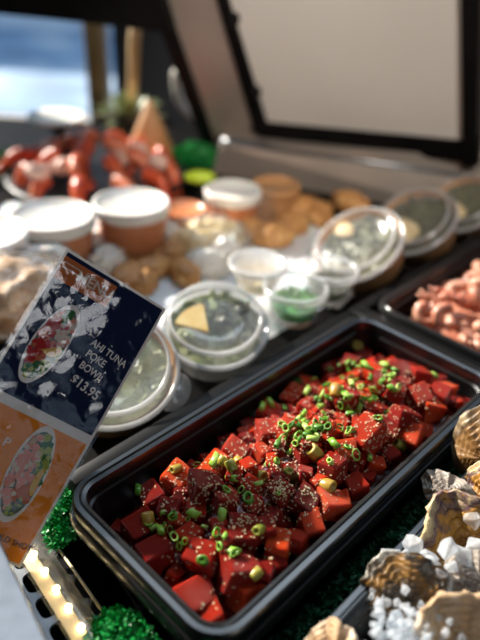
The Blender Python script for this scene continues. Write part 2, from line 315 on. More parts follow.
# the building across the street
bld = thing('office_building', 'pale blue building across the street seen through the window', 'building', (-2.6, 9, -0.95))
bm = bmesh.new(); add_box(bm, (-4, 0, 0), (2.4, 2, 2.6)); obj('wall', bm, M['facade'], bld, False)
for i in range(6):
    bm = bmesh.new(); add_box(bm, (-3.7+i*1.0, -0.03, 0.6), (-3.7+i*1.0+0.7, 0.02, 2.0)); obj('window', bm, M['glass_b'], bld, False)
bm = bmesh.new(); add_box(bm, (-4.05, -0.12, 2.3), (2.45, 0.0, 2.42)); obj('ledge', bm, M['whitelid'], bld, False)

# ---------------------------------------------------------------- DISPLAY CASE
case = thing('display_case', 'black refrigerated fish display case holding all the pans and tubs', 'display case')
bm = bmesh.new()
add_box(bm, (-0.9, 0.02, -0.9), (0.9, 1.55, 0.0))
obj('deck', bm, M['deck'], case, False)
SH = 0.045          # raised shelf for the packed tubs, left of and beyond the pans
bm = bmesh.new()
e0 = tr(-0.10, -0.014); e1 = tr(0.98, -0.014)
add_prism(bm, [Vector((e0.x, e0.y, 0)), Vector((e1.x, e1.y, 0)), Vector((0.56, 1.5, 0)), Vector((-0.88, 1.5, 0)), Vector((-0.88, e0.y+0.10, 0))], Z*SH)
obj('raised_shelf', bm, M['deck'], case, False)
# bar that carries the pans' left rims and the divider bars
bm = bmesh.new()
add_box(bm, (0.018, 0.010, 0.045), (0.90, 0.026, 0.088), 0.002, Matrix.Translation(NL) @ ROTZ)
obj('pan_rail', bm, M['frame'], case)
bm = bmesh.new()
add_box(bm, (PL+0.004, -0.52, 0.06), (PL+0.024, 0.014, 0.094), 0.002, Matrix.Translation(NL) @ ROTZ)
obj('divider_bar', bm, M['frame'], case)
# leaning lid at the back: panel, black edging, strut, header
PB1 = Vector((0.026, 1.183, 0.15)); PB2 = Vector((0.342, 1.022, 0.184)); PT = Vector((-0.045, 1.090, 0.364))
PN = (PB2-PB1).cross(PT-PB1).normalized()
if PN.y > 0: PN = -PN
def pp(x, y, off=0.0): return on_plane(x, y, PB1, PN) + PN*off
def plate(name, px, mt, d0, d1, smooth=False):
    bm = bmesh.new(); add_prism(bm, [pp(x, y, d0) for x, y in px], PN*(d1-d0)); return obj(name, bm, mt, case, smooth)
plate('lid_panel', [(267, 123), (463, 140), (468, -45), (214, -45)], M['panel'], -0.008, 0.0)
plate('panel_edging', [(268, 122), (464, 140), (480, 141), (480, 163), (262, 136), (250, 128)], M['frame'], -0.014, 0.004)
plate('panel_edging', [(463, 165), (462, -45), (482, -45), (477, 165)], M['frame'], -0.016, 0.006)
plate('panel_edging', [(216, -45), (268, 124), (262, 136), (254, 126), (205, -45)], M['frame'], -0.015, 0.005)
plate('lid_strut', [(150, -45), (206, -45), (260, 140), (214, 140)], M['strut'], -0.035, 0.0)
plate('strut_edging', [(136, -45), (151, -45), (216, 142), (206, 150)], M['frame'], -0.04, 0.006)
plate('header_bar', [(-140, -60), (150, -60), (176, 26), (60, 13), (-140, -6)], M['frame'], -0.03, 0.02)
plate('side_frame', [(480, -45), (620, -45), (620, 185), (477, 168)], M['strut'], -0.06, -0.03)
for (x, y) in ((235, 17), (257, 90)):
    bm = bmesh.new(); p = pp(x, y, 0.006); add_blob(bm, p, (0.011, 0.008, 0.011), 2, 0.05); obj('lid_hinge', bm, M['frame'], case)
# sloping air grille under the lid
g0, g1 = at(222, 143, 0.12), at(500, 182, 0.12); h0, h1 = at(214, 172, 0.055), at(505, 222, 0.055)
gu = (g1-g0).normalized(); gw = (h0-g0); gn = gu.cross(gw).normalized()
if gn.z < 0: gn = -gn
bm = bmesh.new(); add_prism(bm, [g0, g1, h1, h0], -gn*0.006); obj('air_grille_back', bm, M['strut'], case, False)
bm = bmesh.new()
Lg = (g1-g0).length
n = 60
for i in range(n+1):
    a = g0.lerp(g1, i/n); b = h0.lerp(h1, i/n); add_tube(bm, [a+gn*0.002, b+gn*0.002], 0.0022, 6)
for f in (0.3, 0.5, 0.7, 0.9): add_tube(bm, [g0.lerp(h0, f)+gn*0.004, g1.lerp(h1, f)+gn*0.004], 0.0016, 6)
obj('air_grille', bm, M['grille'], case)
bm = bmesh.new(); add_tube(bm, [g0+gn*0.004, g1+gn*0.004], 0.008, 10); obj('grille_rail', bm, M['steel'], case)
bm = bmesh.new()
k0, k1 = pp(214, 138, -0.02), pp(505, 166, -0.02)
add_prism(bm, [g0, g1, k1, k0], Z*0.004); obj('back_ledge', bm, M['strut'], case, False)

# front edge: ledge, perforated strip, folded steel flange
zl = 0.045
f0, f1 = at(-20, 500, zl), at(85, 690, zl)
i0, i1 = at(40, 525, zl), at(135, 660, zl)
fu = (f1-f0).normalized()
q0, q1 = at(-8, 510, zl), at(55, 640, zl)      # edge where holes start
# perforated strip: a row of cells each with an oval hole
pu = (at(62, 632, zl) - at(34, 581, zl)); cell = pu.length/2; pu.normalize(); pv = Vector((-pu.y, pu.x, 0))
if pv.x < 0: pv = -pv
pc = at(34.5, 581, zl)
bm = bmesh.new(); NS = 24
cw = 0.0145
for k in range(-4, 6):
    c = pc + pu*cell*k
    inner = []; outer = []
    for j in range(NS):
        a = 2*pi*j/NS; ca, sa = cos(a), sin(a)
        e = 0.6
        ix = abs(ca)**e*math.copysign(1, ca)*cell*0.38; iy = abs(sa)**e*math.copysign(1, sa)*0.0078
        mxx = max(abs(ca), abs(sa)); ox, oy = ca/mxx*cell*0.5, sa/mxx*cw
        inner.append((ix, iy)); outer.append((ox, oy))
    vi = [bm.verts.new(c + pu*x + pv*y) for x, y in inner]; vo = [bm.verts.new(c + pu*x + pv*y) for x, y in outer]
    vl = [bm.verts.new(c + pu*x + pv*y - Z*0.003) for x, y in inner]
    for j in range(NS):
        j2 = (j+1) % NS; bm.faces.new((vi[j], vi[j2], vo[j2], vo[j])); bm.faces.new((vl[j], vl[j2], vi[j2], vi[j]))
bmesh.ops.remove_doubles(bm, verts=bm.verts, dist=0.0002)
obj('perforated_strip', bm, M['steel'], case, False)
bm = bmesh.new()
fa = [at(-25, 490, 0.125), at(46, 641, 0.125), at(85, 722, 0.125)]
fb = [p + Vector((-0.026, -0.014, 0.004)) for p in fa]
fc = [p + Vector((-0.012, -0.008, -0.09)) for p in fb]
fd = [p + Vector((0.003, 0, -0.014)) for p in fa]
rows = [fd, fa, fb, fc]
vs = [[bm.verts.new(p) for p in r] for r in rows]
for A, B in zip(vs, vs[1:]):
    for k in range(2): bm.faces.new((A[k], A[k+1], B[k+1], B[k]))
fl = obj('front_flange', bm, M['steel'], case, False)
sm = fl.modifiers.new('thick', 'SOLIDIFY'); sm.thickness = 0.002; sm.offset = -1
bv = fl.modifiers.new('bev', 'BEVEL'); bv.width = 0.0015; bv.segments = 2
# dark ledge wall and bright bead between the light bar and the pans
b0, b1 = at(44, 528, 0.05), at(125, 643, 0.05)
bd = (b1-b0).normalized()
bm = bmesh.new(); add_tube(bm, [b0-bd*0.05, b1+bd*0.04], 0.0012, 8); obj('ledge_bead', bm, M['strip'], case)
bm = bmesh.new()
pvn = Vector((bd.y, -bd.x, 0)); pvn = pvn if pvn.x < 0 else -pvn
add_prism(bm, [b0-bd*0.05, b1+bd*0.04, b1+bd*0.04+pvn*0.016, b0-bd*0.05+pvn*0.016], -Z*0.004)
obj('ledge', bm, M['deck'], case, False)

# warm LED light bar
led = thing('led_light_bar', 'clear warm lit strip light beside the holed steel rail', 'light', at(57, 588, 0.046))
LO = led.location
bm = bmesh.new(); d0, d1 = at(34, 554, 0.05), at(81, 627, 0.05); dd = (d1-d0); st = dd/4
dn = dd.normalized(); dv = Vector((-dn.y, dn.x, 0)); dv = dv if dv.x > 0 else -dv
for a, b, zz, hh in ((-0.009, 0.009, 0.047, 0.0006),):
    add_prism(bm, [d0-dn*0.06+dv*a-LO+Z*(zz-0.05), d1+dn*0.05+dv*a-LO+Z*(zz-0.05), d1+dn*0.05+dv*b-LO+Z*(zz-0.05), d0-dn*0.06+dv*b-LO+Z*(zz-0.05)], Z*hh)
obj('light_tape', bm, M['strip'], led, False)
bm = bmesh.new()
nseg = 10; A = []; B = []
for k in range(nseg+1):
    a = pi*k/nseg; off = dv*(cos(a)*0.0125+0.001) + Z*(sin(a)*0.008 - 0.003)
    A.append(bm.verts.new(d0-dn*0.06+off-LO)); B.append(bm.verts.new(d1+dn*0.05+off-LO))
for k in range(nseg): bm.faces.new((A[k], A[k+1], B[k+1], B[k]))
obj('clear_cover', bm, M['clearer'], led)
for k in range(-2, 7):
    bm = bmesh.new(); p = d0 + st*k - LO; add_blob(bm, p, (0.0026, 0.0026, 0.0022), 2, 0.0); obj('led', bm, M['led'], led)
for k in (0.5, 2.0, 3.3):
    bm = bmesh.new(); p = d0 + st*k + dv*0.012 - LO; add_box(bm, p+Vector((-.003, -.003, -.004)), p+Vector((.003, .003, .003)), 0.001); obj('clip', bm, M['clearer'], led)

# ---------------------------------------------------------------- PANS
def make_pan(name, L, W, depth, rim_w, mt, label, group=None, lip=0.008):
    t = thing(name, label, 'pan', group=group)
    def loop(l, w, r, z): return [(x, y, z) for x, y in rounded_rect(l, w, r, 7)]
    prof = [(L-0.004, W-0.004, 0.024, -lip), (L, W, 0.026, -lip+0.001), (L, W, 0.026, -0.0015), (L-0.0016, W-0.0016, 0.0252, 0.0004), (L-0.0044, W-0.0044, 0.024, 0.0004), (L-0.006, W-0.006, 0.0235, -0.0011), (L-1.25*rim_w, W-1.25*rim_w, 0.021, -0.0011), (L-1.4*rim_w, W-1.4*rim_w, 0.020, -0.0004), (L-1.6*rim_w, W-1.6*rim_w, 0.019, -0.0008), (L-1.75*rim_w, W-1.75*rim_w, 0.018, -0.004), (L-1.75*rim_w-0.001, W-1.75*rim_w-0.001, 0.018, -0.012), (L-1.75*rim_w-0.004, W-1.75*rim_w-0.004, 0.018, -0.0135),
            (L-1.75*rim_w-0.012, W-1.75*rim_w-0.012, 0.016, -depth+0.008), (L-1.75*rim_w-0.026, W-1.75*rim_w-0.026, 0.012, -depth)]
    bm = bmesh.new(); loops = [[bm.verts.new(p) for p in loop(*q)] for q in prof]
    for A, B in zip(loops, loops[1:]):
        n = len(A)
        for k in range(n): bm.faces.new((A[k], A[(k+1) % n], B[(k+1) % n], B[k]))
    bm.faces.new(loops[-1])
    o = obj('pan_body', bm, mt, t, sharp=28)
    s = o.modifiers.new('thick', 'SOLIDIFY'); s.thickness = 0.0022; s.offset = 1
    return t
def seat(t, c, z): t.location = (c.x, c.y, z); t.rotation_euler = (0, 0, ANG)
poke = make_pan('poke_pan', PL, PW, 0.082, 0.0085, M['pan'], 'glossy black pan filled with red tuna poke in the middle', 'black food pans'); seat(poke, tr(PL/2, PW/2), RIM)
under = make_pan('nested_pan', PL+0.006, PW+0.006, 0.084, 0.0085, M['pan'], 'second black pan nested underneath the tuna poke pan', 'black food pans'); seat(under, tr(PL/2+0.001, PW/2+0.0005), RIM-0.0135)
SP0 = tr(PL+0.026, -0.002)
sp = make_pan('shrimp_pan', PL, PW*1.5, 0.08, 0.0085, M['pan'], 'black pan of pink shrimp beyond the far end of the poke pan', 'black food pans'); seat(sp, SP0 + U*PL/2 + V*PW*0.75, RIM-0.002)
OL0 = tr(0.0, 0)   # oyster pan origin from its left rim line
pA = at(311, 640, 0.088)
tO = (pA-NL).dot(V); sO = (pA-NL).dot(U)
OW = 0.25
oy_c = tr(sO + 0.11, tO + OW/2)
oyp = make_pan('oyster_pan', 0.42, OW, 0.07, 0.010, M['pan'], 'wide black pan of oysters and ice at the right front', 'black food pans'); seat(oyp, oy_c, 0.088)

# ---------------------------------------------------------------- POKE
def mound(s, t):
    fs = max(0.0, min(1.0, (s-0.006)/0.075)) * max(0.0, min(1.0, (PL-0.008-s)/0.06))
    fs = fs**0.55
    q = t/PW
    ft = max(0.0, min(1.0, (q-0.05)/0.42))**0.8 * max(0.0, min(1.0, (1.06-q)/0.34))**0.5
    hN = noise.noise(Vector((s*26, t*26, 3)))*0.004
    return RIM - 0.041 + 0.044*fs*ft + hN*fs
bm = bmesh.new(); ns, nt = 90, 44; g = []
SX0, SX1, TX0, TX1 = 0.0135, PL-0.0135, 0.0135, PW-0.0135
for i in range(ns+1):
    row = []
    for j in range(nt+1):
        s = SX0 + (SX1-SX0)*i/ns; t = TX0 + (TX1-TX0)*j/nt
        z = mound(s, t) - 0.0125 + 0.0032*noise.noise(Vector((s*150, t*150, 1))) + 0.002*noise.noise(Vector((s*330, t*330, 5)))
        row.append(bm.verts.new(tr(s, t, z)))
    g.append(row)
for i in range(ns):
    for j in range(nt): bm.faces.new((g[i][j], g[i+1][j], g[i+1][j+1], g[i][j+1]))
base = obj('poke_marinade', bm, M['marinade']); tag(base, 'dark red glossy poke marinade between the tuna cubes', 'sauce', kind='stuff')
base_bm = bmesh.new(); base_bm.from_mesh(base.data)

# tuna cube meshes
def cube_mesh(i):
    rng = random.Random(100+i); bm = bmesh.new()
    d = (rng.uniform(0.82, 1.12), rng.uniform(0.75, 1.05), rng.uniform(0.68, 0.95))
    bmesh.ops.create_cube(bm, size=1.0)
    for v in bm.verts:
        v.co = Vector((v.co.x*d[0], v.co.y*d[1], v.co.z*d[2])) + Vector((rng.uniform(-.09, .09), rng.uniform(-.09, .09), rng.uniform(-.07, .07)))
    bmesh.ops.bevel(bm, geom=list(bm.edges), offset=0.11, segments=3, affect='EDGES', profile=0.6)
    bmesh.ops.triangulate(bm, faces=[f for f in bm.faces if len(f.verts) > 4])
    bmesh.ops.subdivide_edges(bm, edges=[e for e in bm.edges if e.calc_length() > 0.3], cuts=3, use_grid_fill=True)
    for v in bm.verts:
        v.co += v.co.normalized()*0.045*noise.noise(v.co*2.2 + Vector((i*5, 0, 0)))
    me = tomesh('tuna_cube', bm); me.materials.append(M['tuna']); return me
CUBES = [cube_mesh(i) for i in range(9)]
polys = []      # world space geometry for dropping garnishes on
bv_v, bv_f = [], []
def feed(me, mw):
    b = len(bv_v); bv_v.extend(mw @ v.co for v in me.vertices); bv_f.extend(tuple(b+k for k in p.vertices) for p in me.polygons)
feed(base.data, Matrix.Identity(4))
placed = []
def place_cube(p, size, rot, label='red raw tuna cube tossed among the others in the poke pan', group='tuna cubes in the poke pan'):
    me = CUBES[len(placed) % len(CUBES)]
    o = link('tuna_cube', me); o.rotation_mode = 'QUATERNION'; o.rotation_quaternion = rot; o.location = p; o.scale = (size,)*3
    tag(o, label, 'tuna cube', group)
    mw = Matrix.LocRotScale(Vector(p), rot, Vector((size,)*3)); feed(me, mw); placed.append((Vector(p), size)); return o
def st_of(p): return (p-NL).dot(U), (p-NL).dot(V)
def mound_hit(x, y, lift=0.0):
    z = RIM-0.01
    for _ in range(12):
        p = at(x, y, z); s, t = st_of(p); z = 0.5*z + 0.5*(mound(s, t) + lift)
    return at(x, y, z), s, t
hero = [  # x, y, size in px, yaw, tilt, label
 (310, 527, 34, 20, 12, 'bright orange-red tuna cube against the right rim, nearest sunlit one'), (278, 546, 36, 75, 10, 'orange-red tuna cube with flat top in the right front of the mound'),
 (280, 494, 32, 35, 14, 'red tuna cube heaped with white sesame seeds on top'), (304, 501, 32, 60, 20, None), (331, 506, 32, 15, 18, None),
 (366, 437, 40, 40, 22, 'big bright red tuna cube beside the curled green ring, right of centre'), (385, 430, 30, 70, 18, None), (402, 420, 32, 20, 25, None), (411, 436, 30, 55, 30, 'orange-red tuna wedge lying along the right rim'),
 (418, 400, 32, 25, 15, 'bright red tuna cube nearest the far right corner of the mound'), (332, 469, 34, 50, 16, None), (356, 486, 30, 20, 10, None), (345, 452, 26, 10, 20, None),
 (268, 436, 28, 15, 10, None), (286, 433, 32, 40, 18, 'rounded bright red tuna cube left of the chopped scallion heap'), (270, 414, 30, 70, 12, None), (304, 451, 30, 30, 24, None), (322, 436, 32, 60, 18, None), (234, 456, 34, 60, 12, None),
 (155, 557, 42, 35, 10, None), (203, 560, 42, 65, 16, 'red tuna cube topped with a flat dark green scallion round'), (195, 598, 44, 30, 12, 'tuna cube at the near corner of the pan, lowest in the pile'), (238, 574, 44, 20, 24, None), (262, 531, 30, 10, 8, None), (243, 531, 38, 5, 6, None), (248, 596, 40, 45, 20, None), (212, 617, 34, 20, 15, None), (222, 545, 28, 50, 5, None), (189, 540, 34, 50, 20, None), (152, 499, 36, 30, 16, 'tuna cube at the far left of the near end, with sesame'), (177, 481, 34, 60, 10, None), (205, 488, 36, 20, 20, None), (216, 470, 32, 45, 25, None), (222, 434, 30, 15, 8, None), (245, 425, 28, 55, 18, None), (262, 575, 30, 70, 8, None), (283, 572, 30, 25, 14, None), (225, 505, 28, 20, 30, None), (170, 510, 30, 80, 10, None), (140, 530, 36, 40, 10, None), (300, 545, 26, 60, 25, None),
 (345, 400, 28, 10, 10, None), (380, 385, 28, 40, 12, None), (430, 412, 28, 10, 15, None), (440, 395, 24, 50, 10, None), (325, 372, 24, 30, 12, None), (350, 368, 26, 60, 10, None), (372, 375, 24, 20, 20, None), (395, 392, 24, 70, 14, None), (305, 385, 24, 10, 18, None), (288, 398, 26, 50, 14, None), (400, 372, 26, 35, 10, None), (418, 378, 26, 15, 16, None), (352, 352, 22, 25, 10, None), (320, 355, 20, 60, 10, None)]
for i, (x, y, px, yaw, tilt, lab) in enumerate(hero):
    p, s, t = mound_hit(x, y, -0.0005)
    p = tr(min(max(s, 0.024), PL-0.024), min(max(t, 0.025), PW-0.023), p.z + R.uniform(-0.001, 0.004))
    dep = (p-CAM).dot(_fw)
    rot = Matrix.Rotation(radians(yaw), 3, 'Z').to_quaternion() @ Quaternion(Vector((cos(i*2.1), sin(i*2.1), 0)), radians(tilt))
    place_cube(p, px*dep/FOC*0.80, rot, lab or 'red raw tuna cube tossed among the others in the poke pan', None if lab else 'tuna cubes in the poke pan')
tries = 0
while tries < 9000 and len(placed) < 290:
    tries += 1
    s = R.uniform(0.023, PL-0.023); t = R.uniform(0.023, PW-0.023)
    size = R.uniform(0.0115, 0.018)
    p = tr(s, t, mound(s, t) - R.uniform(0.001, 0.0085))
    if any((p-q).length < (size+z)*0.515 for q, z in placed): continue
    rot = Matrix.Rotation(R.uniform(0, 2*pi), 3, 'Z').to_quaternion() @ Quaternion(Vector((R.gauss(0, 1), R.gauss(0, 1), 0.01)).normalized(), radians(R.uniform(0, 34)))
    place_cube(p, size, rot)
bvh = BVHTree.FromPolygons(bv_v, bv_f)
def drop(x, y):
    """where the line of sight through a photo point meets the poke"""
    d = ray(x, y).normalized(); h = bvh.ray_cast(CAM, d)
    return (h[0], h[1]) if h[0] is not None else (None, None)
def drop_st(s, t):
    h = bvh.ray_cast(tr(s, t, 0.3), Vector((0, 0, -1)))
    return (h[0], h[1]) if h[0] is not None else (None, None)

# scallions: hollow rings, slanted cuts, flat strips
def ring_mesh(i):
    rng = random.Random(i); bm = bmesh.new()
    kind = i % 4
    if kind in (0, 1):
        r = 1.0; h = rng.uniform(0.3, 0.6); sl_ = rng.uniform(-0.5, 0.5); add_lathe(bm, [(r, -h), (r*1.02, 0), (r, h), (r*0.74, h), (r*0.70, 0), (r*0.74, -h)], 14, close=True)
        for v in bm.verts: v.co.z += sl_*v.co.x
    elif kind == 2:
        h = rng.uniform(0.75, 1.25); add_lathe(bm, [(0.7, -h), (0.75, 0), (0.7, h), (0.45, h), (0.42, 0), (0.45, -h)], 12, close=True)
        for v in bm.verts: v.co.z += 0.35*v.co.x; v.co.x += 0.06*v.co.z**2
    else:
        h = 0.25; add_lathe(bm, [(0, -h), (0.9, -h), (1.0, 0), (0.9, h), (0.35, h), (0.2, h*0.5), (0, h*0.5)], 14)
    for v in bm.verts:
        v.co.x *= 1.0; v.co.y *= 0.62 + 0.04*(i % 8)
        v.co += 0.10*Vector((noise.noise(v.co*1.5+Vector((i, 0, 0))), noise.noise(v.co*1.5+Vector((0, i, 9))), 0))
    me = tomesh('scallion_ring', bm); me.materials.append(M['scal']); return me
RINGS = [ring_mesh(i) for i in range(12)]
nsc = [0]
def scallion(p, nrm, r, kind, yaw, tilt, label=None):
    me = RINGS[(nsc[0]*4 + kind) % 12]; nsc[0] += 1
    o = link('scallion_ring', me); o.rotation_mode = 'QUATERNION'
    q = nrm.to_track_quat('Z', 'Y') @ Quaternion((0, 0, 1), yaw) @ Quaternion((1, 0, 0), tilt)
    o.rotation_quaternion = q; o.location = p + nrm*r*0.55; o.scale = (r, r, r)
    tag(o, label or 'small chopped green scallion piece scattered on the tuna poke', 'scallion', None if label else 'chopped scallions on the poke')
    return o
pts = [(262,408,2,4),(270,404,2,4),(284,409,3,4),(305,414,0,3.5),(320,408,2,4),(324,414,0,3),(300,430,2,5),(306,437,2,5),(292,438,1,4),(312,441,2,5),(297,444,1,4),(316,425,0,4),(303,424,2,4),(288,444,0,4),(309,430,1,4),(318,436,1,3.5),(296,424,0,3.5),
 (270,468,2,6),(216,462,2,6),(232,481,2,5.5),(226,492,0,4.5),(243,489,0,4.5),(249,501,1,6),(193,513,2,5.5),(207,511,1,5),(221,515,2,6),(164,516,1,5.5),(173,517,1,5.5),(155,530,2,5),(161,532,2,5),(181,546,0,4.5),(186,541,0,4),(203,562,3,7),(216,534,1,5),(221,546,0,4.5),(234,553,2,5.5),(277,445,2,4),(300,420,2,4),(306,427,1,4),(139,491,2,4.5),(171,530,0,4),(148,525,1,4),
 (355,455,1,6),(347,448,0,4),(387,414,2,4),(377,419,0,4),(385,367,2,4),(392,377,1,4),(351,370,0,4),(365,400,0,4),(362,388,1,4),(352,385,2,4),(332,400,0,4),(340,405,1,4),(307,392,2,4),(300,382,0,4),(297,370,2,4),(375,390,0,4),(370,378,1,4),(392,388,2,4),(345,395,1,4),(358,408,2,4),(330,385,0,4),(340,375,1,4),(366,366,2,4),(316,400,1,4),(325,420,0,4),(350,415,2,4),(328,428,1,4),(340,428,0,4)]
special = {(203,562): 'flat dark green scallion round on a tuna cube at the near end', (355,455): 'curled light green scallion ring on the bright tuna right of centre', (270,468): 'long striped pale green scallion slice in the middle of the mound', (284,409): 'upright green scallion bit crowning a cube at the left of the heap'}
spts = []
for (x, y, k, r) in pts:
    p, nn = drop(x, y)
    if p is None: continue
    if nn.z < 0: nn = -nn
    nn = (nn + Z*0.6).normalized(); dep = (p-CAM).dot(_fw)
    scallion(p, nn, r*dep/FOC*1.02, k, R.uniform(0, 6.28), (pi/2 if k == 2 else R.uniform(-0.7, 0.7)), special.get((x, y))); spts.append(p)
cl = [(365, 388, 24, 14, 36), (305, 432, 13, 9, 22), (325, 405, 25, 14, 9), (230, 500, 34, 26, 8), (185, 525, 24, 16, 5), (380, 368, 20, 8, 8), (345, 440, 20, 15, 4), (300, 375, 20, 10, 12)]
for (x, y, sx, sy, cnt) in cl:
    for _ in range(cnt):
        p, nn = drop(R.gauss(x, sx), R.gauss(y, sy))
        if p is None: continue
        s, t = st_of(p)
        if not (0.022 < s < PL-0.022 and 0.022 < t < PW-0.022): continue
        if nn.z < 0: nn = -nn
        nn = (nn + Z*0.5).normalized(); k = R.choice((0, 1, 2, 0))
        scallion(p, nn, R.uniform(0.0022, 0.0042), k, R.uniform(0, 6.28), (pi/2 if k == 2 else R.uniform(-0.8, 0.8)))
# thick stalk pieces, yellow green and amber
def stalk_mesh(i):
    rng = random.Random(50+i); bm = bmesh.new(); h = rng.uniform(0.8, 1.3)
    add_lathe(bm, [(0, -h), (0.78, -h), (0.95, -h*0.85), (1.0, 0), (0.95, h*0.85), (0.8, h), (0.45, h*0.96), (0.4, h*0.7), (0, h*0.66)], 18)
    for v in bm.verts: v.co.y *= 0.85; v.co += 0.08*Vector((noise.noise(v.co+Vector((i, 0, 0))), 0, noise.noise(v.co*1.3)))
    me = tomesh('stalk_piece', bm); me.materials.append(M['stalk']); return me
STK = [stalk_mesh(i) for i in range(4)]
for i, (x, y, r, lab) in enumerate([(314,455,9,'fat yellow-green scallion stalk chunk right of the chopped heap'),(148,520,7,'amber stalk chunk near the left wall at the near end'),(259,531,6,None),(256,575,6,None),(231,467,6,'orange-yellow stalk piece in the middle left of the mound'),(260,478,7,'pale amber stalk chunk under the long striped scallion slice'),(296,478,7,None),(326,487,8,'olive stalk ring lying between cubes by the right rim'),(222,462,5,None),(356,347,6,'yellow stalk chunk at the far end of the mound'),(176,470,5,None),(398,446,7,None),(288,472,5,None),(238,462,5,None),(335,392,6,None),(372,394,6,None)]):
    p, nn = drop(x, y)
    if p is None: continue
    dep = (p-CAM).dot(_fw); o = link('stalk_piece', STK[i % 4]); rr = r*dep/FOC*0.95; o.scale = (rr,)*3
    o.location = p + Z*rr*0.35; o.rotation_euler = (R.uniform(0.5, 1.4), R.uniform(-.3, .3), R.uniform(0, 6.28))
    tag(o, lab or 'small yellow-green scallion stalk chunk among the tuna', 'scallion stalk', None if lab else 'stalk chunks in the poke')

# sesame seeds: 300 nearest ones are objects, the rest one scatter
bm = bmesh.new(); bmesh.ops.create_icosphere(bm, subdivisions=2, radius=1)
for v in bm.verts:
    f = 1 - 0.35*max(0, v.co.x); v.co = Vector((v.co.x*1.5, v.co.y*0.9*f, v.co.z*0.5*f))
seed_me = tomesh('sesame_seed', bm); seed_me.materials.append(M['sesame'])
seeds = []
scl = [(285, 450, 40, 26, 400), (245, 500, 36, 26, 260), (200, 520, 45, 32, 190), (300, 490, 26, 20, 110), (280, 490, 7, 4, 46), (375, 445, 22, 16, 120), (330, 395, 40, 25, 420), (395, 400, 30, 20, 150), (190, 480, 30, 18, 120), (310, 520, 40, 30, 60), (220, 570, 40, 25, 60), (300, 435, 14, 8, 110)]
for (x, y, sx, sy, cnt) in scl:
    for _ in range(cnt):
        p, nn = drop(R.gauss(x, sx), R.gauss(y, sy))
        if p is None: continue
        s, t = st_of(p)
        if not (0.019 < s < PL-0.019 and 0.019 < t < PW-0.019): continue
        if nn.dot(ray(240, 320)) > 0: nn = -nn
        seeds.append((p, nn))
seeds.sort(key=lambda q: (q[0]-CAM).length)
bm = bmesh.new()
for i, (p, nn) in enumerate(seeds):
    q = nn.to_track_quat('Z', 'Y') @ Quaternion((0, 0, 1), R.uniform(0, 6.28)) @ Quaternion((1, 0, 0), R.gauss(0, 0.35)); sz = R.uniform(0.00065, 0.0009)
    if i % 2 == 0 and i < 600:
        o = link('sesame_seed', seed_me); o.rotation_mode = 'QUATERNION'; o.rotation_quaternion = q; o.location = p + nn*sz*0.35; o.scale = (sz,)*3
        tag(o, 'tiny toasted sesame seed stuck on the near half of the poke', 'sesame seed', 'sesame seeds on the poke')
    else:
        m4 = Matrix.LocRotScale(p + nn*sz*0.35, q, Vector((1.5*sz, 0.85*sz, 0.5*sz)))
        bmesh.ops.create_icosphere(bm, subdivisions=1, radius=1, matrix=m4)
sd = obj('sesame_scatter', bm, M['sesame']); tag(sd, 'pale toasted sesame seeds sprinkled all over the poke mound', 'sesame seeds', kind='stuff')

# ---------------------------------------------------------------- SHRIMP
def shrimp_mesh(i):
    rng = random.Random(i); bm = bmesh.new(); n = 22; ptsl, rd = [], []
    for k in range(n):
        f = k/(n-1); a = -0.3 + 4.2*f; r = 0.0105*(1-0.25*f)
        ptsl.append((r*cos(a), r*sin(a), 0.003*f)); rd.append((0.0072*(1-0.62*f)*(1+0.10*cos(k*pi)))*min(1, 0.55+4*f))
    add_tube(bm, ptsl, rd, 10)
    e = Vector(ptsl[-1])
    for s_ in (-1, 1):
        add_blob(bm, e + Vector((0.003*s_, -0.003, 0.001)), (0.0024, 0.005, 0.0008), 1, 0.0)
    me = tomesh('shrimp', bm); me.materials.append(M['shrimp']); return me
SHR = [shrimp_mesh(i) for i in range(3)]
cnt = 0; shp = []; tr_ = 0
while cnt < 120 and tr_ < 6000:
    tr_ += 1
    s = R.uniform(0.022, 0.30); t = R.uniform(0.03, PW*1.5-0.03)
    edge = min(s-0.012, t-0.01, PW*1.5-0.02-t, 0.36-s)
    top = RIM - 0.042 + 0.042*min(1, max(0, edge)/0.035)
    if s < 0.022 or (s > 0.2 and t < 0.07): continue
    lay = R.choice((0, 0.009, 0.018)); p = SP0 + U*s + V*t + Z*(top - lay + 0.004)
    if any((p-q).length < 0.0135 for q in shp): continue
    shp.append(p); o = link('shrimp', SHR[cnt % 3]); o.location = p; o.rotation_euler = (R.gauss(0, .5), R.gauss(0, .5), R.uniform(0, 6.28)); cnt += 1
    o.scale = (1.15,)*3
    tag(o, 'small curled pink peeled shrimp heaped in the far right pan', 'shrimp', 'pink shrimp in the far right pan')
bm = bmesh.new(); gg = []
for i in range(31):
    row = []
    for j in range(31):
        s = 0.018 + 0.345*i/30; t = 0.018 + (PW*1.5-0.036)*j/30; edge = min(s-0.018, t-0.015, PW*1.5-0.02-t, 0.36-s)
        row.append(bm.verts.new(SP0 + U*s + V*t + Z*(RIM - 0.055 + 0.038*min(1, max(0, edge)/0.035) + 0.004*noise.noise(Vector((s*90, t*90, 0))))))
    gg.append(row)
for i in range(30):
    for j in range(30): bm.faces.new((gg[i][j], gg[i+1][j], gg[i+1][j+1], gg[i][j+1]))
tag(obj('shrimp_underlayer', bm, M['shrimp']), 'packed pink shrimp under the top layer in the far pan', 'shrimp', kind='stuff')

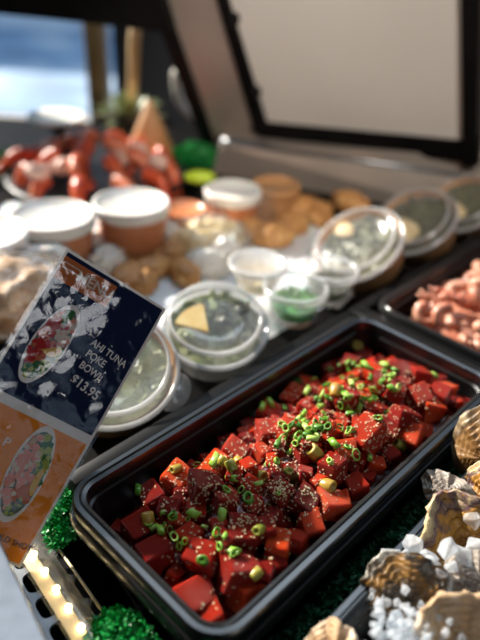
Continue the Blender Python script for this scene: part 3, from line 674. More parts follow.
# ---------------------------------------------------------------- OYSTERS AND ICE
def oyster_mesh(seed, Lq, Wq, cup, frill, rings=54, seg=120, conc=1):
    bm = bmesh.new(); lay = bm.verts.layers.float.new('grow'); rows = []
    N3 = lambda a, b, c: noise.noise(Vector((a, b, c)))
    for i in range(rings+1):
        f = i/rings; row = []
        for k in range(seg):
            a = 2*pi*k/seg; ca, sa = cos(a), sin(a)
            lip = sin(a/2)**2
            out = (0.60 + 0.40*abs(sin(a/2))**1.2)*(1 + 0.13*N3(ca*1.6+seed, sa*1.6, 0) + 0.05*N3(ca*5, sa*5, seed) + 0.035*frill*f*N3(ca*13, sa*13, seed+f*2))
            fold = sin(a*8 + seed + 3.0*N3(ca*1.5, sa*1.5, seed+f*0.6))
            g = f*7 + 0.9*N3(ca*2.2, sa*2.2, seed) + 0.15*fold; saw = g - math.floor(g)      # growth layers ending in thin steps
            x = -ca*out*f*Lq*(1 + 0.02*saw); y = sa*out*f*Wq*(1 + 0.02*saw)
            z = -cup*(1-f**2.1) * (1 if conc else -1)
            z += 0.0032*frill*min(1, max(0, 2*f-0.4))*fold*(0.35+0.65*lip)
            z += 0.0013*saw*(0.4+f) + 0.004*f*N3(ca*2.5, sa*2.5, seed+7) + 0.0006*N3(ca*9, sa*9, f*2+seed) + 0.0004*N3(x*300, y*300, seed)
            v = bm.verts.new((x, y, z)); v[lay] = f; row.append(v)
            if i == 0: break
        rows.append(row)
    for A, B in zip(rows, rows[1:]):
        for k in range(seg):
            k2 = (k+1) % seg
            if len(A) == 1: bm.faces.new((A[0], B[k], B[k2]))
            else: bm.faces.new((A[k], A[k2], B[k2], B[k]))
    return tomesh('oyster', bm)
def oyster(px, z, nrm, yawpx, Lq, Wq, cup, frill, seed, mt, label, conc=1):
    """disc with hinge-to-lip axis pointing at yawpx (world direction), facing nrm"""
    me = oyster_mesh(seed, Lq, Wq, cup, frill, conc=conc); me.materials.append(mt)
    o = link('oyster', me); n = Vector(nrm).normalized(); x = Vector(yawpx); x = (x - n*x.dot(n)).normalized(); y = n.cross(x)
    o.matrix_world = Matrix.Translation(at(px[0], px[1], z)) @ Matrix((x, y, n)).transposed().to_4x4()
    s = o.modifiers.new('thick', 'SOLIDIFY'); s.thickness = 0.003; s.offset = -1
    return tag(o, label, 'oyster')
oyster((488, 455), 0.098, (-0.55, -0.75, 0.42), (-0.05, 0.35, 1), 0.047, 0.036, 0.013, 0.55, 3, M['shell_tan'], 'big tan ridged oyster shell standing upright at the right edge, farthest back', 0)
oyster((476, 562), 0.086, (-0.16, -0.66, 0.74), (-0.10, 0.75, 0.6), 0.050, 0.047, 0.012, 1.3, 8, M['shell_amber'], 'open frilly amber and purple oyster shell holding ice chunks', 1)
oyster((403, 594), 0.086, (-0.05, -0.70, 0.55), (0.0, 0.55, 0.8), 0.030, 0.036, 0.012, 0.7, 12, M['shell_dark'], 'dark brown oyster shell with whitish flaky left edge, front left of the pan', 0)
oyster((470, 652), 0.094, (0.05, -0.45, 0.9), (-0.15, 0.9, 0.3), 0.034, 0.044, 0.010, 0.5, 15, M['shell_pale'], 'tan oyster shell cupping crushed ice at the bottom right corner', 1)
oyster((335, 658), 0.088, (-0.3, -0.6, 0.6), (-0.2, 0.7, 0.7), 0.022, 0.020, 0.008, 0.4, 18, M['shell_pale'], 'pinkish oyster tip poking up at the bottom edge by the pan rim', 0)
oyster((478, 584), 0.086, (-0.3, -0.5, 0.8), (0.1, 0.8, 0.4), 0.026, 0.028, 0.010, 0.5, 21, M['shell_grey'], 'dark grey oyster shell between the frilly amber one and the corner', 0)
oyster((446, 497), 0.084, (-0.2, -0.4, 0.8), (0.6, 0.5, 0.5), 0.020, 0.026, 0.009, 0.8, 24, M['shell_grey'], 'small rough grey oyster wedged behind the frilly amber shell', 0)
oyster((492, 497), 0.088, (-0.5, -0.6, 0.5), (-0.1, 0.5, 0.8), 0.030, 0.026, 0.009, 1.0, 27, M['shell_amber'], 'oyster with a pale frilled lip at the right edge under the tan shell', 0)
# crushed ice bed
bm = bmesh.new(); gg = []
for i in range(61):
    row = []
    for j in range(41):
        s = sO - 0.08 + 0.38*i/60; t = tO + 0.024 + (OW-0.048)*j/40
        z = 0.045 + 0.016*min(1, max(0, (t-tO-0.03)/0.06)) + 0.006*noise.noise(Vector((s*60, t*60, 2))) + 0.004*noise.noise(Vector((s*170, t*170, 4)))
        row.append(bm.verts.new(tr(s, t, z)))
    gg.append(row)
for i in range(60):
    for j in range(40): bm.faces.new((gg[i][j], gg[i+1][j], gg[i+1][j+1], gg[i][j+1]))
tag(obj('crushed_ice', bm, M['crush']), 'bed of crushed ice under the oysters', 'ice', kind='stuff')
def ice_mesh(i):
    rng = random.Random(300+i); bm = bmesh.new()
    vs = [bm.verts.new(Vector((rng.gauss(0, 1), rng.gauss(0, 1), rng.gauss(0, 1))).normalized()*rng.uniform(0.8, 1.1)) for _ in range(13)]
    r = bmesh.ops.convex_hull(bm, input=bm.verts)
    bmesh.ops.delete(bm, geom=[v for v in bm.verts if not v.link_faces], context='VERTS')
    bmesh.ops.bevel(bm, geom=list(bm.edges), offset=0.05, segments=1, affect='EDGES')
    for v in bm.verts: v.co = Vector((v.co.x*rng.uniform(1.1, 1.15), v.co.y*0.9, v.co.z*0.8))
    me = tomesh('ice_chunk', bm, False); me.materials.append(M['ice']); return me
ICE = [ice_mesh(i) for i in range(7)]
def ice(x, y, z, r, label=None):
    o = link('ice_chunk', ICE[R.randrange(7)]); p = at(x, y, z); rr = r*(p-CAM).dot(_fw)/FOC; o.scale = (rr,)*3; o.location = p; o.rotation_euler = [R.uniform(0, 6.28) for _ in range(3)]
    tag(o, label or 'clear chunk of ice heaped between the oyster shells', 'ice chunk', None if label else 'ice chunks among the oysters')
for a in [(412, 545, 0.098, 13, 'flat clear ice chunk left of the frilly amber shell'), (392, 560, 0.092, 15, 'rounded clear ice chunk at the left edge of the oyster pile'), (428, 557, 0.100, 11, None), (470, 517, 0.104, 15, 'clear ice chunk resting in the right of the frilly amber shell'), (462, 553, 0.102, 14, None), (447, 549, 0.104, 13, None), (432, 566, 0.100, 12, None), (440, 575, 0.098, 12, None), (452, 570, 0.098, 11, None), (425, 575, 0.096, 9, None), (447, 585, 0.094, 9, None), (434, 590, 0.092, 8, None), (475, 545, 0.10, 12, None), (398, 566, 0.094, 9, None), (405, 558, 0.09, 9, None)]: ice(*a)
for _ in range(110):
    x = R.gauss(408, 24); y = R.gauss(630, 13)
    if x < 366 + (640-y)*0.3: continue
    ice(x, y, 0.094 + R.uniform(0, 0.010), R.uniform(4, 8))
for _ in range(14): ice(R.gauss(388, 7), R.gauss(600, 10), 0.09, R.uniform(3, 6))

# ---------------------------------------------------------------- GREEN PLASTIC GARNISH
def parsley(name, c, rx, ry, h, n, label, seed, mt, cat='garnish', ang=ANG, kind=None):
    rng = random.Random(seed); bm = bmesh.new()
    u = Vector((cos(ang), sin(ang), 0)); v = Vector((-sin(ang), cos(ang), 0))
    for i in range(n):
        b = u*rng.uniform(-rx, rx) + v*rng.uniform(-ry, ry)
        k = 1 - 0.5*((b.dot(u)/rx)**2 + (b.dot(v)/ry)**2)/1
        top = b + Z*h*max(0.25, k)*rng.uniform(0.7, 1.05)
        if i % 6 == 0: add_tube(bm, [b*0.8, b*0.9 + Z*h*0.4, top], [0.0012, 0.001, 0.0006], 5)
        for q in range(3):
            d = Vector((rng.gauss(0, 1), rng.gauss(0, 1), rng.gauss(0.3, 0.6))).normalized(); e = d.orthogonal().normalized(); e.rotate(Quaternion(d, rng.uniform(0, 6.28)))
            l = rng.uniform(0.006, 0.012); wd = l*0.22; f = d.cross(e)
            p0 = top - d*l*0.4
            a = bm.verts.new(p0); b1 = bm.verts.new(p0 + d*l*0.5 + e*wd + f*0.001); b2 = bm.verts.new(p0 + d*l*0.5 - e*wd + f*0.001); m0 = bm.verts.new(p0 + d*l*0.55 - f*0.0012); c1 = bm.verts.new(p0 + d*l)
            t1 = bm.verts.new(p0 + d*l*0.85 + e*wd*0.7); t2 = bm.verts.new(p0 + d*l*0.85 - e*wd*0.7)
            bm.faces.new((a, b1, m0)); bm.faces.new((a, m0, b2)); bm.faces.new((b1, t1, m0)); bm.faces.new((m0, t2, b2)); bm.faces.new((m0, t1, c1)); bm.faces.new((m0, c1, t2))
    me = bpy.data.meshes.new(name); bm.to_mesh(me); bm.free()
    o = link(name, me, mt); o.location = c
    return tag(o, label, cat, kind=kind)
c = at(64, 522, 0.045); parsley('plastic_parsley', (c.x, c.y, 0.045), 0.030, 0.016, 0.030, 420, 'bright green plastic parsley between the price card and the poke pan', 1, M['garn'], ang=radians(120))
c = at(130, 652, 0.05); parsley('plastic_parsley', (c.x, c.y, 0.045), 0.030, 0.015, 0.030, 420, 'bright green plastic parsley below the near corner of the poke pan', 2, M['garn'], ang=ANG-pi/2)
c = tr(0.17, PW + 0.5*(tO-PW)); parsley('grass_mat', (c.x, c.y, 0.04), 0.24, 0.012, 0.022, 1900, 'dark green plastic grass strip between the poke pan and the oyster pan', 3, M['matgreen'], ang=ANG)

# ---------------------------------------------------------------- PRICE CARD
TL = Vector((-0.13827571, 0.44235053, 0.25261759)); TR = Vector((-0.0623834, 0.44856685, 0.19765301)); BR = Vector((-0.15744921, 0.29970075, 0.04972858))
ex = (TR-TL); CWd = ex.length; ex.normalize(); ey = (BR-TR); CHt = ey.length; ey = (ey - ex*ey.dot(ex)).normalized(); en = ex.cross(ey)
if en.dot(CAM-TL) < 0: en = -en
card = thing('price_card', 'laminated navy and orange price card leaning at the left front', 'sign')
card.matrix_world = Matrix.Translation(TL) @ Matrix((ex, -ey, ex.cross(-ey))).transposed().to_4x4()
sgn = 1 if ex.cross(-ey).dot(CAM-TL) > 0 else -1
def flat(name, poly, mt, z, par=card, th=0.0002, label=None):
    bm = bmesh.new(); add_prism(bm, [Vector((x, -y, z*sgn)) for x, y in poly], Vector((0, 0, th*sgn))); o = obj(name, bm, mt, par, False)
    if label: o['label'] = label
    return o
def rect(a, b, c, d): return [(a, b), (c, b), (c, d), (a, d)]
K = 1/0.9
m_ = 0.0022
flat('card_back', rect(0, 0, CWd, CHt), M['printwhite'], -0.0006, th=0.0006)
flat('navy_panel', rect(m_, m_, CWd-m_, 0.107*K), M['navy'], 0.0, th=0.0001, label='navy blue upper panel')
flat('orange_panel', rect(m_, 0.114*K, CWd-m_, CHt-m_), M['orange'], 0.0, th=0.0001, label='orange lower panel')
flat('header_band', rect(m_, 0.0055, 0.0445*K, 0.0195*K+0.003), M['rust'], 0.0001, th=0.0001, label='rust brown header band')
def ell(c, A, B, k=1.0, n=48): return [(c[0]*K + k*K*(A[0]*cos(2*pi*i/n) + B[0]*sin(2*pi*i/n)), c[1]*K + k*K*(A[1]*cos(2*pi*i/n) + B[1]*sin(2*pi*i/n))) for i in range(n)]
def in_e(c, A, B, x, y):
    d = A[0]*B[1]-A[1]*B[0]; dx, dy = x-c[0], y-c[1]; p = (dx*B[1]-dy*B[0])/d; q = (A[0]*dy-A[1]*dx)/d; return p, q, p*p+q*q
def printed(c, A, B, chooser, seed, lab):
    ph = flat('bowl_photo', ell(c, A, B), M['printwhite'], 0.0002, th=0.0001, label=lab)
    flat('photo_ground', ell(c, A, B, 0.88), M['p_grey'], 0.0003, ph, 0.00005)
    rng = random.Random(seed); buckets = {}
    for i in range(260):
        th = rng.uniform(0, 6.28); rr = sqrt(rng.random())*0.84; x = c[0] + rr*(A[0]*cos(th)+B[0]*sin(th)); y = c[1] + rr*(A[1]*cos(th)+B[1]*sin(th))
        mm, sz = chooser(rr*cos(th), rr*sin(th), rng)
        buckets.setdefault(mm, []).append((x, y, sz*rng.uniform(.7, 1.2), rng.uniform(0, 6.28), i))
    for mm, L_ in buckets.items():
        bm = bmesh.new()
        for x, y, sz, a0, i in L_:
            nn_ = rng.choice((4, 5, 7)); zz = 0.00036 + i*4e-7
            bm.faces.new([bm.verts.new((x*K + K*sz*cos(a0+2*pi*j/nn_)*rng.uniform(.8, 1.1), -(y*K + K*sz*sin(a0+2*pi*j/nn_)), zz*sgn)) for j in range(nn_)])
        obj('print_shapes', bm, M[mm], ph, False)
    return ph
c1, A1, B1 = (0.0235, 0.0638), (0.004, 0.0275), (0.0116, -0.0157)
def ch1(p, q, rng):      # p runs downwards, q to the upper right
    if p > 0.35: return rng.choice(('p_green', 'p_green', 'p_lime')), 0.0022
    if q < 0.15: return rng.choice(('p_red', 'p_red', 'p_sauce')), 0.0022
    if p < -0.45: return 'p_green', 0.002
    return rng.choice(('p_cream', 'p_pink', 'p_cream', 'p_red')), 0.002
ph = printed(c1, A1, B1, ch1, 5, 'cream ringed photo of a red tuna bowl')
bm = bmesh.new(); cx, cy = 0.0262*K, 0.066*K
vs_ = [bm.verts.new((cx + 0.0085*cos(a)*0.95, -(cy + 0.0065*sin(a)), 0.0007*sgn)) for a in [(-0.75 + pi*k/12) for k in range(13)]]
bm.faces.new(vs_); obj('printed_lemon', bm, M['p_lemon'], ph, False)
c2, A2, B2 = (0.0555, 0.1490), (0.0087, 0.030), (0.0102, -0.0178)
def ch2(p, q, rng):
    if q > 0.35 and p < 0.45: return rng.choice(('p_lime', 'p_green', 'p_green', 'p_lime')), 0.0026
    if p > 0.55 and q < 0.1: return rng.choice(('p_grey', 'p_lime')), 0.0022
    if p > 0.25 and abs(q) < 0.35: return 'p_sauce', 0.0026
    return rng.choice(('p_pink', 'p_pink', 'p_cream')), 0.0022
ph2 = printed(c2, A2, B2, ch2, 6, 'cream ringed photo of a pink shrimp bowl')
bm = bmesh.new(); cx, cy = 0.0660*K, 0.151*K
vs_ = [bm.verts.new((cx + 0.0050*cos(a), -(cy + 0.0115*sin(a)), 0.0007*sgn)) for a in [(pi*0.45 + pi*k/12) for k in range(13)]]
bm.faces.new(vs_); obj('printed_lemon', bm, M['p_lemon'], ph2, False)
def text(name, s, x, y, size, mt, rot=0.0, align='LEFT', bold=0.0, sx=1.0):
    cu = bpy.data.curves.new(name, 'FONT'); cu.body = s; cu.size = size; cu.align_x = align; cu.align_y = 'CENTER'; cu.offset = bold; cu.extrude = 0.00005
    to = bpy.data.objects.new(name, cu); C.objects.link(to); bpy.context.view_layer.update()
    me = bpy.data.meshes.new_from_object(to.evaluated_get(bpy.context.evaluated_depsgraph_get())); bpy.data.objects.remove(to)
    o = link(name, me, mt, card); me.materials.clear(); me.materials.append(mt)
    o.matrix_local = Matrix.Translation((x, -y, 0.0004*sgn)) @ Matrix.Rotation(-rot, 4, 'Z') @ Matrix.Diagonal((sx, 1, 1, 1))
    return o
text('lettering', 'AHI TUNA', 0.0485*K, 0.0485*K, 0.0084, M['printwhite'], 0.10, bold=0.0001, sx=0.86)
text('lettering', 'POKE', 0.0492*K, 0.0570*K, 0.0084, M['printwhite'], 0.10, bold=0.0001, sx=0.86)
text('lettering', 'BOWL', 0.0492*K, 0.0662*K, 0.0084, M['printwhite'], 0.10, bold=0.0001, sx=0.86)
text('price_lettering', '$13.95', 0.0490*K, 0.0775*K, 0.0108, M['printwhite'], 0.14, bold=0.0002, sx=0.9)
text('menu_lettering', 'MENU', 0.0445*K, 0.0125*K, 0.0115, M['p_cream'], -0.02, 'RIGHT', bold=0.0003)
# two faded lines of small type on the band, too worn to read
for i, yy in enumerate((0.0085, 0.0122)):
    bm = bmesh.new()
    for k in range(9): 
        x0 = 0.004 + k*0.0016; add_box(bm, (x0, -(yy*K+0.0012)-0.0, 0.0003), (x0+0.0010, -(yy*K), 0.00036))
    for v in bm.verts: v.co.z *= sgn
    obj('small_type', bm, M['p_cream'], card, False)
text('menu_lettering', 'P', 0.0305*K, 0.136*K, 0.010, M['printwhite'], 0.0)
text('foot_lettering', 'COLD SHOT', 0.0535*K, 0.1935*K, 0.0062, M['printink'], 0.0, bold=0.0001)
bm = bmesh.new(); add_box(bm, (-0.0022, -CHt-0.0015, 0.0006), (CWd+0.0022, 0.0022, 0.0009))
for v in bm.verts: v.co.z = 0.0011*sgn if v.co.z > 0.0007 else 0.0009*sgn
bmesh.ops.delete(bm, geom=[f for f in bm.faces if abs(f.normal.z) < 0.5 or abs(f.calc_center_median().z - 0.0011*sgn) > 0.00005], context='FACES')
obj('laminate', bm, M['film'], card, False)

# ---------------------------------------------------------------- PACKED TUBS AND BOWLS
def bowl_prof(rt, rb, h, th=0.0012):
    return [(0, 0), (rb, 0), (rb+0.003, 0.003), (rt-0.002, h-0.002), (rt, h), (rt-th, h), (rt-th-0.002, h-0.004), (rb-0.002, 0.004), (0, 0.004)]
def lid_prof(r, h, k=0.84):
    return [(r*1.03, -0.006), (r*1.045, -0.003), (r*1.03, 0.0), (r*0.985, 0.0025), (r*0.965, 0.0005), (r*0.945, 0.0015), (r*0.90, h*0.75), (r*0.86, h), (r*k, h*1.02), (r*(k-0.05), h*0.8), (r*0.4, h*0.82), (0, h*0.82)]
def tilt_rot(n):
    n = Vector(n).normalized(); return n.to_track_quat('Z', 'Y')
def container(name, label, cat, lidpos, nrm, r, h, bodymat, lidmat, lidh=0.012, rb=None, group=None, tab=None, rimlabel=None):
    q = tilt_rot(nrm); o = thing(name, label, cat, group=group); o.rotation_mode = 'QUATERNION'; o.rotation_quaternion = q
    o.location = Vector(lidpos) - (q @ Vector((0, 0, h)))
    bm = bmesh.new(); add_lathe(bm, bowl_prof(r, rb or r*0.78, h), 56); obj('body', bm, bodymat, o)
    bm = bmesh.new(); add_lathe(bm, lid_prof(r, lidh), 56, Matrix.Translation((0, 0, h)))
    l = obj('lid', bm, lidmat, o)
    bm = bmesh.new(); add_lathe(bm, [(r*0.985, h+0.0030), (r*1.04, h-0.003), (r*1.05, h-0.001), (r*1.035, h+0.002)], 56, close=True)
    add_lathe(bm, [(r*0.90, h+lidh*0.75+0.0006), (r*0.865, h+lidh+0.0008), (r*0.84, h+lidh*1.02+0.0006), (r*0.865, h+lidh*0.9)], 56, close=True); obj('lid_rim_highlight', bm, M['rimhighlight'], l)
    if tab is not None:
        bm = bmesh.new(); d = Vector((cos(tab), sin(tab), 0)); e = Vector((-sin(tab), cos(tab), 0)); P_ = []
        for k in range(13):
            a = -pi/2 + pi*k/12; P_.append(d*(r*1.0 + 0.017*max(0, cos(a))**0.6) + e*0.017*sin(a)*(1+0.3*(1-cos(a))) + Z*(h-0.003))
        add_prism(bm, P_, Z*0.0012); obj('pull_tab', bm, lidmat, l)
        pl = bm
    return o
def greens(name, label, host, r, z0, h, n, mt, seed, cat='salad', size=0.013):
    rng = random.Random(seed); bm = bmesh.new()
    add_lathe(bm, [(0, z0+h*0.5), (r*0.6, z0+h*0.35), (r*0.95, z0), (r*0.8, z0-0.015), (0, z0-0.015)], 24)
    for i in range(n):
        a = rng.uniform(0, 6.28); rr = sqrt(rng.random())*r*0.9; c = Vector((rr*cos(a), rr*sin(a), z0 + h*(0.75-0.5*(rr/r)**2)*rng.uniform(0.6, 1.0)))
        d = rand_rot(rng); l = size*rng.uniform(0.6, 1.3); rows = []
        for k in range(5):
            f = k/4; wv = l*0.45*sin(pi*min(0.97, f*0.9+0.08)); row = []
            for q_ in (-1, 0, 1):
                p = Vector(((f-0.5)*l, wv*q_*(1+0.2*rng.uniform(-1, 1)), 0.12*l*abs(q_) + 0.2*l*(f-0.5)**2 + 0.05*l*rng.uniform(-1, 1))); p.z *= 0.8
                p = d @ p; p.z = max(-0.006, min(0.004, p.z)); row.append(bm.verts.new(c+p))
            rows.append(row)
        for A, B in zip(rows, rows[1:]):
            for k in range(2): bm.faces.new((A[k], A[k+1], B[k+1], B[k]))
    me = bpy.data.meshes.new(name); bm.to_mesh(me); bm.free()
    o = link(name, me, mt); o.rotation_mode = 'QUATERNION'; o.rotation_quaternion = host.rotation_quaternion; o.location = host.location
    return tag(o, label, cat, kind='stuff')
def wedge(name, label, cat, host, x, y, z, r, th, a0, a1, yaw, mt, group=None):
    bm = bmesh.new(); P_ = [Vector((0, 0, 0))] + [Vector((r*cos(a0+(a1-a0)*k/10), r*sin(a0+(a1-a0)*k/10), 0)) for k in range(11)]
    add_prism(bm, P_, Z*th); bmesh.ops.bevel(bm, geom=list(bm.edges), offset=0.0008, segments=1, affect='EDGES')
    o = obj(name, bm, mt, None, False); m4 = host.rotation_quaternion.to_matrix().to_4x4()
    o.matrix_world = Matrix.Translation(host.location) @ m4 @ Matrix.Translation((x, y, z)) @ Matrix.Rotation(yaw, 4, 'Z')
    return tag(o, label, cat, group)

# salad box in the middle
sb = container('salad_bowl', 'round clear lidded salad bowl beside the poke pan, below the sauce cups', 'salad bowl', at(215, 325, 0.105), (0.02, -0.34, 1), 0.056, 0.042, M['milky'], M['clear'], 0.016)
greens('salad_greens', 'pale and dark green salad leaves inside the clear salad bowl', sb, 0.052, 0.036, 0.016, 80, M['leaf'], 3)
greens('olive_filling', 'dark brownish filling at the right of the salad bowl', sb, 0.028, 0.043, 0.010, 30, M['dleaf'], 31).location = Vector(sb.location) + sb.rotation_quaternion @ Vector((0.024, 0.0, 0.003))
wedge('lemon_wedge', 'yellow lemon wedge lying in the clear salad bowl', 'lemon', sb, -0.006, -0.020, 0.050, 0.038, 0.006, radians(100), radians(165), 0, M['lemon'])
# kraft bowl behind the card
kb = container('kraft_bowl', 'brown paper bowl with clear lid and pull tab behind the price card', 'takeaway bowl', at(112, 368, 0.108), (0.10, -0.42, 1), 0.062, 0.052, M['kraft'], M['kraftlid'], 0.012, tab=radians(-28))
greens('bowl_greens', 'green salad leaves under the clear lid of the brown bowl', kb, 0.058, 0.044, 0.016, 90, M['leaf'], 4)
# three brown bowls leaning in a row by the shrimp pan
tl = (-0.48, -0.30, 0.82)
spots = [((357, 244), 0.112, 0.062, 'leaning brown bowl of green salad nearest the sauce cups', 'olive'), ((414, 221), 0.112, 0.060, 'middle leaning brown bowl with a tan wedge under its lid', 'x'), ((463, 203), 0.112, 0.056, 'farthest leaning brown bowl at the right edge', 'x')]
for i, (px, z, r, lab, _) in enumerate(spots):
    h = container('leaning_bowl', lab, 'takeaway bowl', at(px[0], px[1], z), tl, r, 0.046, M['kraft'], M['clear'], 0.012, group='leaning brown bowls')
    greens('seaweed_salad', ['dull green salad under the lid of the nearest leaning bowl', 'dull green salad under the lid of the middle leaning bowl', 'dull green salad under the lid of the farthest leaning bowl'][i], h, r*0.94, 0.038, 0.012, 70, M['dleaf'], 11+i)
    bm = bmesh.new(); add_blob(bm, (0, 0, 0), [(0.017, 0.012, 0.006), (0.026, 0.022, 0.007), (0.022, 0.018, 0.006)][i], 3, 0.25, 1.4, i)
    o = obj('bread_crisp', bm, M['pasta']); o.rotation_mode = 'QUATERNION'; o.rotation_quaternion = h.rotation_quaternion
    off = [(-0.034, 0.006, 0.048), (0.004, -0.026, 0.050), (0.0, -0.024, 0.050)][i]
    o.location = Vector(h.location) + h.rotation_quaternion @ Vector(off); tag(o, ['tan crisp in the nearest leaning bowl', 'tan crisp in the middle leaning bowl', 'tan crisp in the farthest leaning bowl'][i], 'crisp')
# sauce cups
def cup(px, z, r, h, lab, fill, filllab, mfill, lidm='milky'):
    p = at(px[0], px[1], z); o = thing('sauce_cup', lab, 'sauce cup', (p.x, p.y, z-h), group='clear sauce cups'); o.rotation_mode = 'QUATERNION'
    bm = bmesh.new(); add_lathe(bm, [(0, 0), (r*0.72, 0), (r*0.75, 0.002), (r*0.97, h-0.004), (r*1.05, h-0.003), (r*1.06, h)], 40); obj('cup_body', bm, M['clear'], o)
    bm = bmesh.new(); add_lathe(bm, [(r*1.08, h-0.003), (r*1.09, h+0.002), (r*1.0, h+0.004), (r*0.93, h+0.001), (r*0.88, h), (0, h)], 40); l = obj('lid', bm, M[lidm], o)
    bm = bmesh.new(); add_lathe(bm, [(r*1.085, h-0.003), (r*1.10, h+0.002), (r*1.0, h+0.0045), (r*0.94, h+0.0015)], 40); obj('lid_rim_highlight', bm, M['rimhighlight'], l)
    greens(fill, filllab, o, r*0.84, h*0.55, 0.010, 60, mfill, int(px[0]), 'sauce', 0.008)
cup((258, 264), 0.115, 0.034, 0.034, 'cloudy lidded sauce cup farthest back of the three', 'cup_filling', 'pale yellow filling in the farthest back sauce cup', M['pasta'])
cup((296, 288), 0.112, 0.036, 0.040, 'clear cup of bright green seaweed nearest the poke pan', 'seaweed_filling', 'bright green seaweed salad in the nearest sauce cup', M['seagreen'], 'clear')
cup((331, 270), 0.116, 0.032, 0.040, 'clear sauce cup with pale filling beside the leaning bowls', 'cup_filling', 'pale brownish green filling in the right hand sauce cup', M['dleaf'], 'clear')
# chowder tubs
def tub(px, z, r, h, lab, g='soup tubs', lid=M['whitelid'], body=M['broth']):
    p = at(px[0], px[1], z); o = thing('soup_tub', lab, 'soup tub', (p.x, p.y, SH), group=g); h = z - SH
    bm = bmesh.new(); add_lathe(bm, [(0, 0), (r*0.80, 0), (r*0.82, 0.002), (r*0.95, h-0.010), (r*0.95, h-0.004), (0, h-0.004)], 44); obj('body', bm, body, o)
    bm = bmesh.new(); add_lathe(bm, [(r*0.97, h-0.016), (r*1.0, h-0.015), (r*1.02, h-0.003), (r*1.0, h), (r*0.93, h+0.0015), (r*0.90, h-0.002), (0, h-0.002)], 44); obj('lid', bm, lid, o)
tub((52, 214), 0.135, 0.055, 0.08, 'tall orange soup tub with white lid, directly above the price card')
tub((131, 201), 0.135, 0.053, 0.08, 'tall orange soup tub with white lid, right of its twin')
tub((-18, 232), 0.135, 0.055, 0.08, 'white lidded soup tub cut off by the left edge')
tub((184, 208), 0.105, 0.034, 0.06, 'small reddish brown tub right of the tall soup tubs', lid=M['broth'])
tub((233, 189), 0.118, 0.044, 0.07, 'low white lidded tub in front of the air grille')
tub((276, 184), 0.110, 0.040, 0.06, 'brown lidded tub at the foot of the air grille', lid=M['kraft'], body=M['kraft'])
# white and clear packs between
def pack(name, px, z, s, mt, lab, cat, seed, rot=0.0, amp=0.25, freq=1.3, group=None):
    bm = bmesh.new(); add_blob(bm, (0, 0, 0), s, 4, amp, freq, seed); o = obj(name, bm, mt); p = at(px[0], px[1], z); o.location = p; o.rotation_euler = (0, 0, rot)
    return tag(o, lab, cat, group)
def wrapped(px, z, s, mt, lab, cat, wl, seed, rot=0.3):
    pack(cat.replace(' ', '_'), px, z, s, mt, lab, cat, seed, rot, 0.35, 1.6)
    pack('plastic_bag', px, z+0.004, (s[0]*1.25, s[1]*1.25, s[2]*1.2), M['bag'], wl, 'plastic bag', seed+40, rot, 0.35, 2.2)
wrapped((12, 298), 0.085, (0.058, 0.05, 0.042), M['flaky'], 'flaky topped brown loaf at the left edge behind the price card', 'bread loaf', 'clear bag around the flaky loaf at the left edge', 1)
wrapped((207, 240), 0.075, (0.052, 0.036, 0.028), M['pasta'], 'pale yellow pasta portion behind the sauce cups', 'pasta portion', 'crinkled clear bag around the pale pasta', 2)
pack('white_pouch', (42, 272), 0.085, (0.055, 0.03, 0.034), M['whitelid'], 'white paper pouch below the left tall soup tub', 'pouch', 6, 0.4)
pack('white_pouch', (205, 262), 0.072, (0.030, 0.022, 0.018), M['whitelid'], 'small white pouch behind the salad bowl', 'pouch', 7, 0.4)
for i, (x, y, lab) in enumerate([(150, 268, 'golden roll behind the price card corner'), (172, 252, 'golden roll right of the tall soup tubs'), (128, 276, 'golden roll just above the card edge'), (185, 272, 'golden roll left of the salad bowl lid')]):
    pack('golden_roll', (x, y), 0.068, (0.034, 0.020, 0.016), M['bread'], lab, 'roll', 10+i, 0.5+i*0.5, 0.2, group='golden rolls')
for i, (x, y, lab) in enumerate([(272, 236, 'browned pastry behind the sauce cups'), (292, 225, 'browned pastry left of the leaning bowls'), (318, 213, 'browned pastry behind the nearest leaning bowl'), (350, 202, 'browned pastry below the air grille'), (252, 230, 'browned pastry by the pasta bag'), (300, 208, 'browned pastry nearest the grille')]):
    pack('pastry', (x, y), 0.070, (0.036, 0.024, 0.018), M['bread'], lab, 'pastry', 20+i, 0.3+i*0.7, 0.25, group='browned pastries')
pack('white_pouch', (262, 206), 0.085, (0.028, 0.02, 0.028), M['bag'], 'crinkled clear pouch between the low tubs and pastries', 'pouch', 9, 0.8, 0.5, 2)
for i, (x, y, lab) in enumerate([(92, 246, 'white crumpled pouch between the two tall soup tubs'), (108, 262, 'white crumpled pouch below the right tall soup tub'), (225, 252, 'white crumpled pouch behind the farthest sauce cup'), (165, 236, 'white crumpled pouch right of the soup tubs')]):
    pack('white_pouch', (x, y), 0.075, (0.026, 0.02, 0.022), M['whitelid'], lab, 'pouch', 70+i, i*0.9, 0.4, 2)
for i, (x, y, lab) in enumerate([(238, 262, 'crumpled white wrapper left of the farthest sauce cup'), (214, 270, 'crumpled white wrapper behind the salad bowl lid'), (330, 292, 'crumpled white wrapper under the right sauce cup'), (20, 250, 'crumpled white wrapper between the left soup tubs'), (72, 262, 'crumpled white wrapper above the top edge of the price card')]):
    pack('white_wrapper', (x, y), 0.055, (0.030, 0.024, 0.016), M['whitelid'], lab, 'wrapper', 80+i, i*0.9, 0.5, 2.4)
for i, (x, y, lab) in enumerate([(112, 268, 'golden roll between the soup tubs and the card corner'), (160, 256, 'golden roll at the foot of the right tall tub'), (140, 280, 'golden roll touching the card top edge')]):
    pack('golden_roll', (x, y), 0.062, (0.036, 0.022, 0.018), M['bread'], lab, 'roll', 90+i, 0.8+i*0.6, 0.25, group='golden rolls')
